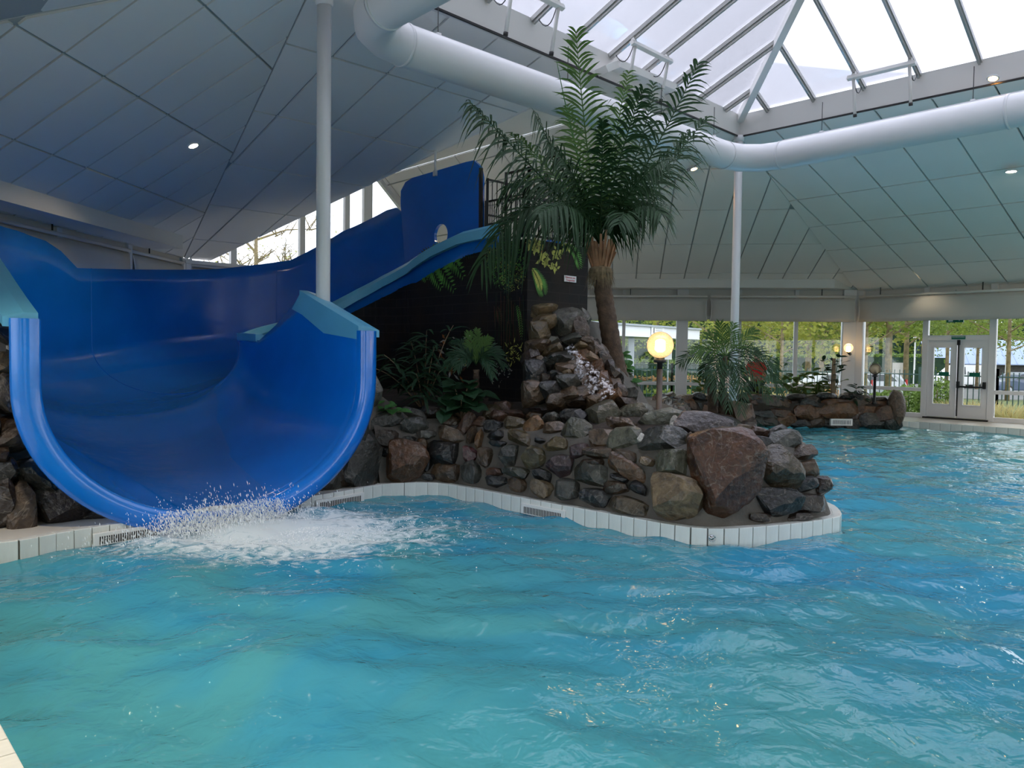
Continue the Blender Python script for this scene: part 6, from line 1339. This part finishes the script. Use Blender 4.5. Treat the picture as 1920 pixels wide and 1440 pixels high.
hedge([gpt(1110, 34), gpt(1310, 36)], 1.0, 1.15, 'low russet hedge just behind the garden fence', 'hedge_red', 110)
hedge([gpt(1110, 30), gpt(1290, 31)], 1.2, .75, 'low bright green groundcover hedge inside the fence', 'leaf_spring2', 120)
hedge([gpt(1440, 58), gpt(1620, 58)], 2.0, 2.4, 'tall dark hedge across the car park', 'hedge', 90, leaf=.25)
hedge([gpt(1380, 33), gpt(1560, 34)], .9, .95, 'low russet hedge below the lichened tree', 'hedge_red', 110)
hedge([gpt(1330, 28), gpt(1600, 26.8)], 1.2, .8, 'pale rough groundcover along the glazing', 'grass_dry', 90, leaf=.2)
hedge([gpt(1625, 70), gpt(1760, 70)], 2.5, 2.6, 'dark green hedge behind the wooden gate', 'hedge', 60, leaf=.3)
for pts_, lab in hedge_late: hedge(pts_, 5, 7.5, lab, 'leaf_spring2', 190, 'tree_belt', leaf=.7)
def shrub(px, Y, r, h, label, mat, n, leaf=.14):
    b = gpt(px, Y); t = thing('shrub', b, label, 'shrub'); rg = random.Random(int(px)); m = MB()
    for k in range(6): a = k * 1.05; m.tube([b, b + Vector((math.cos(a) * r * .6, math.sin(a) * r * .6, h * .8))], [.03, .01], 4)
    m.build('stems', K['stem'], t); mm = MB(); cloud(mm, b + Vector((0, 0, h * .55)), r, r, h * .5, n, leaf, rg, shell=.4); mm.build('foliage', K[mat], t)
shrub(1758, 24.2, .75, 1.55, 'dense green shrub pressed against the left door pane outside', 'hedge', 2200, .10)
shrub(1700, 25.4, .9, 1.3, 'rounded green shrub outside below the sill left of the door', 'hedge', 2000, .11)
shrub(1655, 26.0, .8, 1.0, 'low green shrub outside behind the dark pointed plant', 'hedge', 1500, .11)
shrub(1570, 27.5, .8, 1.0, 'low pinkish shrub outside behind the sapling', 'hedge_red', 1200, .11)
def tussock(px, Y, label):
    b = gpt(px, Y); t = thing('grass_tussock', b, label, 'grass', 'dry grass tussocks by the door'); rg = random.Random(int(px)); mm = MB()
    for k in range(260):
        a = rg.uniform(0, 6.28); mm.leaf(b + Vector((math.cos(a), math.sin(a), 0)) * rg.uniform(0, .35), Vector((math.cos(a) * .5, math.sin(a) * .5, 1)), Vector((math.cos(a), math.sin(a), 0)), rg.uniform(1.0, 1.6), .03, 3, .25)
    mm.build('blades', K['grass_dry'], t)
for px, Y in ((1800, 23.0), (1822, 22.6), (1845, 22.3), (1878, 21.6), (1905, 21.2)): tussock(px, Y, 'straw coloured ornamental grass tussock outside the right door leaf')
# garden fence of thin uprights
def fence(pts, label, z1=1.42):
    t = thing('iron_fence', Z(pts[0], ZG), label, 'fence'); src = None
    for a, b in zip(pts[:-1], pts[1:]):
        d = (b - a); n = int(d.length / .17)
        for z in (z1 - .14, ZG + .25): m = MB(); m.bar(Z(a, z), Z(b, z), .03, .04); m.build('rail', K['green_metal'], t)
        for k in range(n + 1):
            p = a + d * k / n
            if src is None: m = MB(); m.box((0, 0, 0), (.022, .022, z1 - ZG)); src = m.build('upright', K['green_metal']); src.location = Z(p, (z1 + ZG) / 2); setpar(src, t)
            else: inst('upright', src, Z(p, (z1 + ZG) / 2), t)
        for p in (a, b): m = MB(); m.box(Z(p, (z1 + .1 + ZG) / 2), (.07, .07, z1 + .1 - ZG)); m.build('post', K['green_metal'], t)
fence([gpt(1120, 28.2), gpt(1260, 28), gpt(1420, 27.6), gpt(1590, 27.2)], 'dark green upright bar garden fence behind the straight glazing')
fence([gpt(1615, 27.2), gpt(1725, 25.4)], 'dark green bar fence section between corner pillar and door')
fence([gpt(1745, 24.9), gpt(1870, 23.0), gpt(1990, 21.2)], 'dark green bar fence section outside the exit door')
# cars
K['car_white'] = MT('car_white', (.80, .80, .82), .25, coat=.6); K['car_silver'] = MT('car_silver', (.38, .40, .43), .3, metal=.5, coat=.5); K['car_blue'] = MT('car_blue', (.06, .09, .16), .3, coat=.6); K['car_glass'] = MT('car_glass', (.03, .04, .05), .08); K['tail'] = MT('tail_lamp', (.5, .01, .01), .3); K['red_car'] = MT('car_pink', (.55, .35, .33), .3, coat=.4)
def car(p, yaw, prof, win, L_, W_, mat, label, wheels, tail_x=None):
    t = thing('parked_car', p, label, 'car'); c, s = math.cos(yaw), math.sin(yaw); X = Vector((c, s, 0)); Y_ = Vector((-s, c, 0))
    def Q(x, y, z): return Vector(p) + X * x + Y_ * y + Vector((0, 0, z))
    m = MB(); n = len(prof); ys = [-W_ / 2, -W_ / 2 * .97, W_ / 2 * .97, W_ / 2]
    def tin(z): return 1 - max(0, z - .95) * .16
    a = [Q(x, -W_ / 2 * tin(z), z) for x, z in prof]; b = [Q(x, W_ / 2 * tin(z), z) for x, z in prof]
    m.add(a + b, [tuple(range(n)), tuple(range(2 * n - 1, n - 1, -1))] + [(i, i + n, (i + 1) % n + n, (i + 1) % n) for i in range(n)]); o = m.build('body', K[mat], t); bevel(o, .06, 3)
    for poly in win:
        for sg in (-1, 1):
            m = MB(); q = [Q(x, sg * (W_ / 2 * tin(z) + .008), z) for x, z in poly]; m.slab(q, Y_ * -sg, .02); m.build('window', K['car_glass'], t)
    for wx in wheels:
        for sg in (-1, 1):
            ax = (X, Vector((0, 0, 1)), Y_ * sg); m = MB(); m.lathe([(.2, .0), (.31, .02), (.31, .18), (.2, .2)], 20, Q(wx, sg * (W_ / 2 - .18), .31), ax=ax); w_ = m.build('wheel', K['rubber'], t, True)
            m = MB(); m.lathe([(.02, .2), (.19, .19), (.19, .205), (.02, .21)], 14, Q(wx, sg * (W_ / 2 - .18), .31), ax=ax); m.build('hubcap', K['car_silver'], w_)
    if tail_x is not None:
        for sg in (-1, 1): m = MB(); m.box(Q(tail_x, sg * W_ * .42, .95), (.08, .16, .3), (X, Y_, Vector((0, 0, 1)))); m.build('tail_lamp', K['tail'], t)
VAN = [(-2.1, .3), (2.1, .3), (2.1, 1.0), (2.05, 1.75), (1.9, 1.82), (-.2, 1.82), (-.6, 1.75), (-1.35, 1.05), (-2.0, .9), (-2.12, .6)]
car(gpt(1800, 60), .05, VAN, [[(-1.15, 1.1), (-.6, 1.65), (-.1, 1.68), (-.1, 1.1)], [(1.2, 1.2), (1.2, 1.65), (1.85, 1.65), (1.9, 1.2)]], 4.2, 1.8, 'car_white', 'white delivery van parked beyond the exit door', (-1.35, 1.35), 2.08)
HAT = [(-1.95, .3), (1.95, .3), (2.0, .75), (1.85, 1.0), (1.6, 1.35), (1.2, 1.45), (-.1, 1.45), (-.6, 1.3), (-1.05, .98), (-1.8, .85), (-2.0, .6)]
HW = [[(-.85, 1.0), (-.45, 1.32), (.1, 1.36), (.1, 1.0)], [(.2, 1.0), (.2, 1.36), (1.0, 1.34), (1.4, 1.0)]]
car(gpt(1330, 47), .2, HAT, HW, 4, 1.75, 'red_car', 'pale car parked left behind the small palm', (-1.3, 1.3), 1.97)
car(gpt(1552, 40), .1, HAT, HW, 4, 1.75, 'car_silver', 'grey hatchback parked under the thick trunked trees', (-1.3, 1.3), 1.97)
car(gpt(1620, 42), .1, HAT, HW, 4, 1.75, 'car_silver', 'second grey hatchback half hidden by the corner pillar', (-1.3, 1.3), 1.97)
car(gpt(1912, 50), .05, HAT, HW, 4, 1.75, 'car_blue', 'dark blue car parked before the blue roofed building', (-1.3, 1.3), 1.97)
car(gpt(1288, 50), .2, HAT, HW, 4, 1.75, 'car_silver', 'silver car parked behind the canopy post', (-1.3, 1.3), 1.97)
# low building with blue sheet roof
K['dark_brick'] = MT('dark_brick', (.05, .048, .045), .85, var=(8, .4)); K['roof_blue'] = MT('roof_sheet', (.26, .33, .50), .5)
bd = thing('blue_roof_building', gpt(1830, 84), 'long low dark brick building with pale blue sheet roof', 'building')
a_, b_ = gpt(1745, 84), gpt(2010, 80); d_ = (b_ - a_).normalized(); n_ = Vector((-d_.y, d_.x, 0)); W2 = (b_ - a_).length
m = MB(); m.slab([a_, b_, b_ + n_ * 8, a_ + n_ * 8], Vector((0, 0, 1)), 1.75); m.build('wall', K['dark_brick'], bd)
m = MB(); za = Vector((0, 0, 1.75)); zr = Vector((0, 0, 4.4)); m.slab([a_ - n_ * .4 - d_ * .4 + za, b_ - n_ * .4 + d_ * .4 + za, b_ + n_ * 4 + d_ * .4 + zr, a_ + n_ * 4 - d_ * .4 + zr], Vector((0, 0, 1)), .1); m.slab([a_ + n_ * 8.4 - d_ * .4 + za, b_ + n_ * 8.4 + d_ * .4 + za, b_ + n_ * 4 + d_ * .4 + zr, a_ + n_ * 4 - d_ * .4 + zr], Vector((0, 0, 1)), .1); rf = m.build('roof', K['roof_blue'], bd)
k = 0
while k < W2:
    m = MB(); m.bar(a_ + d_ * k - n_ * .4 + za + Vector((0, 0, .11)), a_ + d_ * k + n_ * 4 + zr + Vector((0, 0, .11)), .06, .05); m.build('rib', K['roof_blue'], rf); k += .9
# brick screen + timber gate left of the van
m = MB(); a_, b_ = gpt(1700, 72), gpt(1790, 72); m.box((a_ + b_) / 2 + Vector((0, 0, .95)), ((b_ - a_).length, .3, 1.9)); tag(m.build('brick_screen', K['dark_brick']), 'dark brick garden wall left of the white van', 'wall')
gt = thing('timber_gate', gpt(1683, 68), 'pale upright board gate between the trees outside', 'gate'); K['pale_wood'] = MT('pale_wood', (.45, .43, .38), .8)
for k in range(9): p = gpt(1674 + k * 2.2, 68); m = MB(); m.box(p + Vector((0, 0, .95)), (.08, .04, 1.9)); m.build('board', K['pale_wood'], gt)
m = MB(); m.bar(gpt(1673, 68.1) + Vector((0, 0, 1.6)), gpt(1693, 68.1) + Vector((0, 0, 1.6)), .05, .08); m.build('rail', K['pale_wood'], gt)
# lamp post and marker posts
for px, Y, h, lab in ((1714, 60, 3.9, 'slim white lamp post left of the exit door outside'), (1886, 55, 4.4, 'slim white lamp post right of the exit door outside')):
    b = gpt(px, Y); t = thing('lamp_post', b, lab, 'lamp post'); m = MB(); m.lathe([(.07, 0), (.05, h)], 10, b); m.build('pole', K['white_frame'], t); m = MB(); m.box(b + Vector((.15, 0, h)), (.5, .2, .1)); m.build('head', K['white_frame'], t)
# entrance canopy on the left
K['canopy'] = MT('canopy_white', (.80, .81, .85), .5); K['concrete'] = MT('grey_post', (.35, .38, .42), .6)
cn = thing('entrance_canopy', gpt(1200, 30), 'white flat entrance canopy on grey posts outside', 'canopy')
q0 = at(1085, 602, 27.2); q1 = at(1312, 620, 33.6); zt = (q0.z + q1.z) / 2; q0.z = q1.z = zt; dd = (q1 - q0).normalized(); nn_ = Vector((-dd.y, dd.x, 0))
m = MB(); m.slab([q0 - Vector((0, 0, .42)), q1 - Vector((0, 0, .42)), q1 + nn_ * 4 - Vector((0, 0, .42)), q0 + nn_ * 4 - Vector((0, 0, .42))], Vector((0, 0, 1)), .42); m.build('roof', K['canopy'], cn)
m = MB(); m.bar(q0 + Vector((0, 0, .03)) - nn_ * .03, q1 + Vector((0, 0, .03)) - nn_ * .03, .12, .07); m.build('edge_strip', K['concrete'], cn)
for px in (1203, 1301):
    p = on_vert(px, 660, q0, q1); p = Vector((p.x, p.y, ZG)) + nn_ * .5; m = MB(); m.box(p + Vector((0, 0, (zt - ZG) / 2 - .2)), (.22, .3, zt - ZG - .4)); m.build('post', K['concrete'], cn)
sp_ = on_vert(1232, 620, q0, q1) - nn_ * .03; m = MB(); m.box(sp_, (.95, .02, .34), (dd, nn_, Vector((0, 0, 1)))); sgp = m.build('sign_board', K['sign_white'], cn)
m = MB(); m.box(sp_ - nn_ * .015 - dd * .3, (.05, .01, .2), (dd, nn_, Vector((0, 0, 1)))); m.build('arrow', K['black'], sgp)
m = MB()
for k in range(3): m.box(sp_ - nn_ * .015 + dd * .08 + Vector((0, 0, .08 - .08 * k)), (.5, .01, .022), (dd, nn_, Vector((0, 0, 1))))
m.build('lettering', K['concrete'], sgp)
bn = gpt(1193, 29.5); m = MB(); m.box(bn + Vector((0, 0, .55)), (.5, .5, 1.1)); o = m.build('litter_bin', K['dark_plastic']); bevel(o, .03); tag(o, 'dark grey litter bin beside the canopy post', 'bin')
sgn = thing('car_park_sign', gpt(1252, 33), 'small white sign plate on a thin post outside', 'sign'); b = gpt(1252, 33); m = MB(); m.lathe([(.03, 0), (.03, 2.6)], 8, b); m.build('post', K['concrete'], sgn); m = MB(); m.box(b + Vector((0, -.04, 2.2)), (.3, .02, .34)); m.build('plate', K['sign_white'], sgn)
# ============================================================ PERSON behind the planter
def person():
    b = Vector((at(1418, 700, 20.9).x, 20.9, DECK)); t = thing('person', b, 'person in red shirt and black shorts standing behind the planter wall', 'person')
    def skin_obj(name, V, Ed, R, mat, sub=2, root=0):
        me = bpy.data.meshes.new(name); me.from_pydata([Vector(v) for v in V], Ed, []); o = bpy.data.objects.new(name, me); col.objects.link(o); o.location = b; setpar(o, t); me.materials.append(K[mat])
        md = o.modifiers.new('skin', 'SKIN'); md.use_smooth_shade = True; sv = me.skin_vertices[0].data
        for i, r in enumerate(R): sv[i].radius = (r, r) if not isinstance(r, tuple) else r
        sv[root].use_root = True; s_ = o.modifiers.new('sub', 'SUBSURF'); s_.levels = s_.render_levels = sub; return o
    # seen three-quarter from behind, left arm bent behind the back
    V = [(0, 0, .96), (0, 0, 1.15), (0, 0, 1.35), (0, .01, 1.47), (.0, .0, 1.55), (.02, .0, 1.66), (.02, 0, 1.76), (-.19, 0, 1.42), (-.27, .04, 1.17), (-.10, -.13, 1.06), (.19, 0, 1.42), (.25, .02, 1.15), (.22, .16, .95), (-.10, 0, .90), (-.11, -.01, .50), (-.11, .02, .08), (-.11, .14, .03), (.10, 0, .90), (.11, .02, .50), (.12, 0, .08), (.13, .13, .03), (-.03, -.15, 1.05), (.22, .2, .87)]
    Ed = [(0, 1), (1, 2), (2, 3), (3, 4), (4, 5), (5, 6), (2, 7), (7, 8), (8, 9), (9, 21), (2, 10), (10, 11), (11, 12), (12, 22), (0, 13), (13, 14), (14, 15), (15, 16), (0, 17), (17, 18), (18, 19), (19, 20)]
    R = [.15, .14, .16, .07, .06, .095, .07, .065, .045, .035, .065, .045, .035, .085, .06, .045, .035, .085, .06, .045, .035, .028, .028]
    skin_obj('body', V, Ed, R, 'skin')
    for hand, d in (((-.03, -.15, 1.05), Vector((1, -.1, 0))), ((.22, .2, .87), Vector((0, .3, -1)))):
        h = Vector(hand); sd = d.cross(Vector((0, 1, .2))).normalized(); FV = []; FE = []; FR_ = []
        m_ = MB()
        for k, (o_, l_) in enumerate(((-.03, .065), (-.01, .08), (.01, .085), (.03, .07))):
            p0 = h + sd * o_ + d * .03; m_.tube([b + p0, b + p0 + d * l_ * .5, b + p0 + d * l_ + Vector((0, .015, -.01))], [.010, .009, .006], 6)
        m_.tube([b + h + sd * .03, b + h + sd * .055 + d * .03, b + h + sd * .06 + d * .06], [.012, .010, .007], 6); m_.build('fingers', K['skin'], t, True)
    SV_ = [(0, 0, .90), (0, 0, 1.15), (0, 0, 1.36), (0, .01, 1.46), (-.19, 0, 1.42), (-.245, .025, 1.25), (.19, 0, 1.42), (.23, .012, 1.25)]
    skin_obj('shirt', SV_, [(0, 1), (1, 2), (2, 3), (2, 4), (4, 5), (2, 6), (6, 7)], [.18, .17, .185, .085, .085, .075, .085, .075], 'red_cloth')
    skin_obj('shorts', [(0, 0, .93), (-.10, 0, .86), (-.115, 0, .52), (.10, 0, .86), (.115, .01, .52)], [(0, 1), (1, 2), (0, 3), (3, 4)], [.165, .11, .095, .11, .095], 'black_cloth')
    m_ = MB(); m_.lathe(sphere_prof(.1, 10, 0), 16, b + Vector((.02, -.012, 1.73))); K['hair'] = MT('hair', (.16, .10, .06), .8); o = m_.build('hair', K['hair'], t, True); o.scale = (.98, 1.0, .72)
    for sg in (-1, 1): m_ = MB(); m_.lathe(sphere_prof(.025, 6, 0), 8, b + Vector((.02 + sg * .095, 0, 1.68))); m_.build('ear', K['skin'], t, True)
    m_ = MB(); m_.add([b + Vector((.02, .09, 1.70)), b + Vector((.0, .095, 1.66)), b + Vector((.04, .095, 1.66)), b + Vector((.02, .125, 1.665))], [(0, 1, 3), (0, 3, 2), (1, 2, 3)]); m_.build('nose', K['skin'], t)
    for sg in (-1, 1): m_ = MB(); m_.lathe(sphere_prof(.014, 6, 0), 8, b + Vector((.02 + sg * .035, .088, 1.70))); m_.build('eye', K['black'], t, True)
    for x in (-.11, .12): m_ = MB(); m_.box(b + Vector((x, .06, .04)), (.10, .28, .08)); bevel(m_.build('shoe', K['black_cloth'], t), .03, 3)
person()
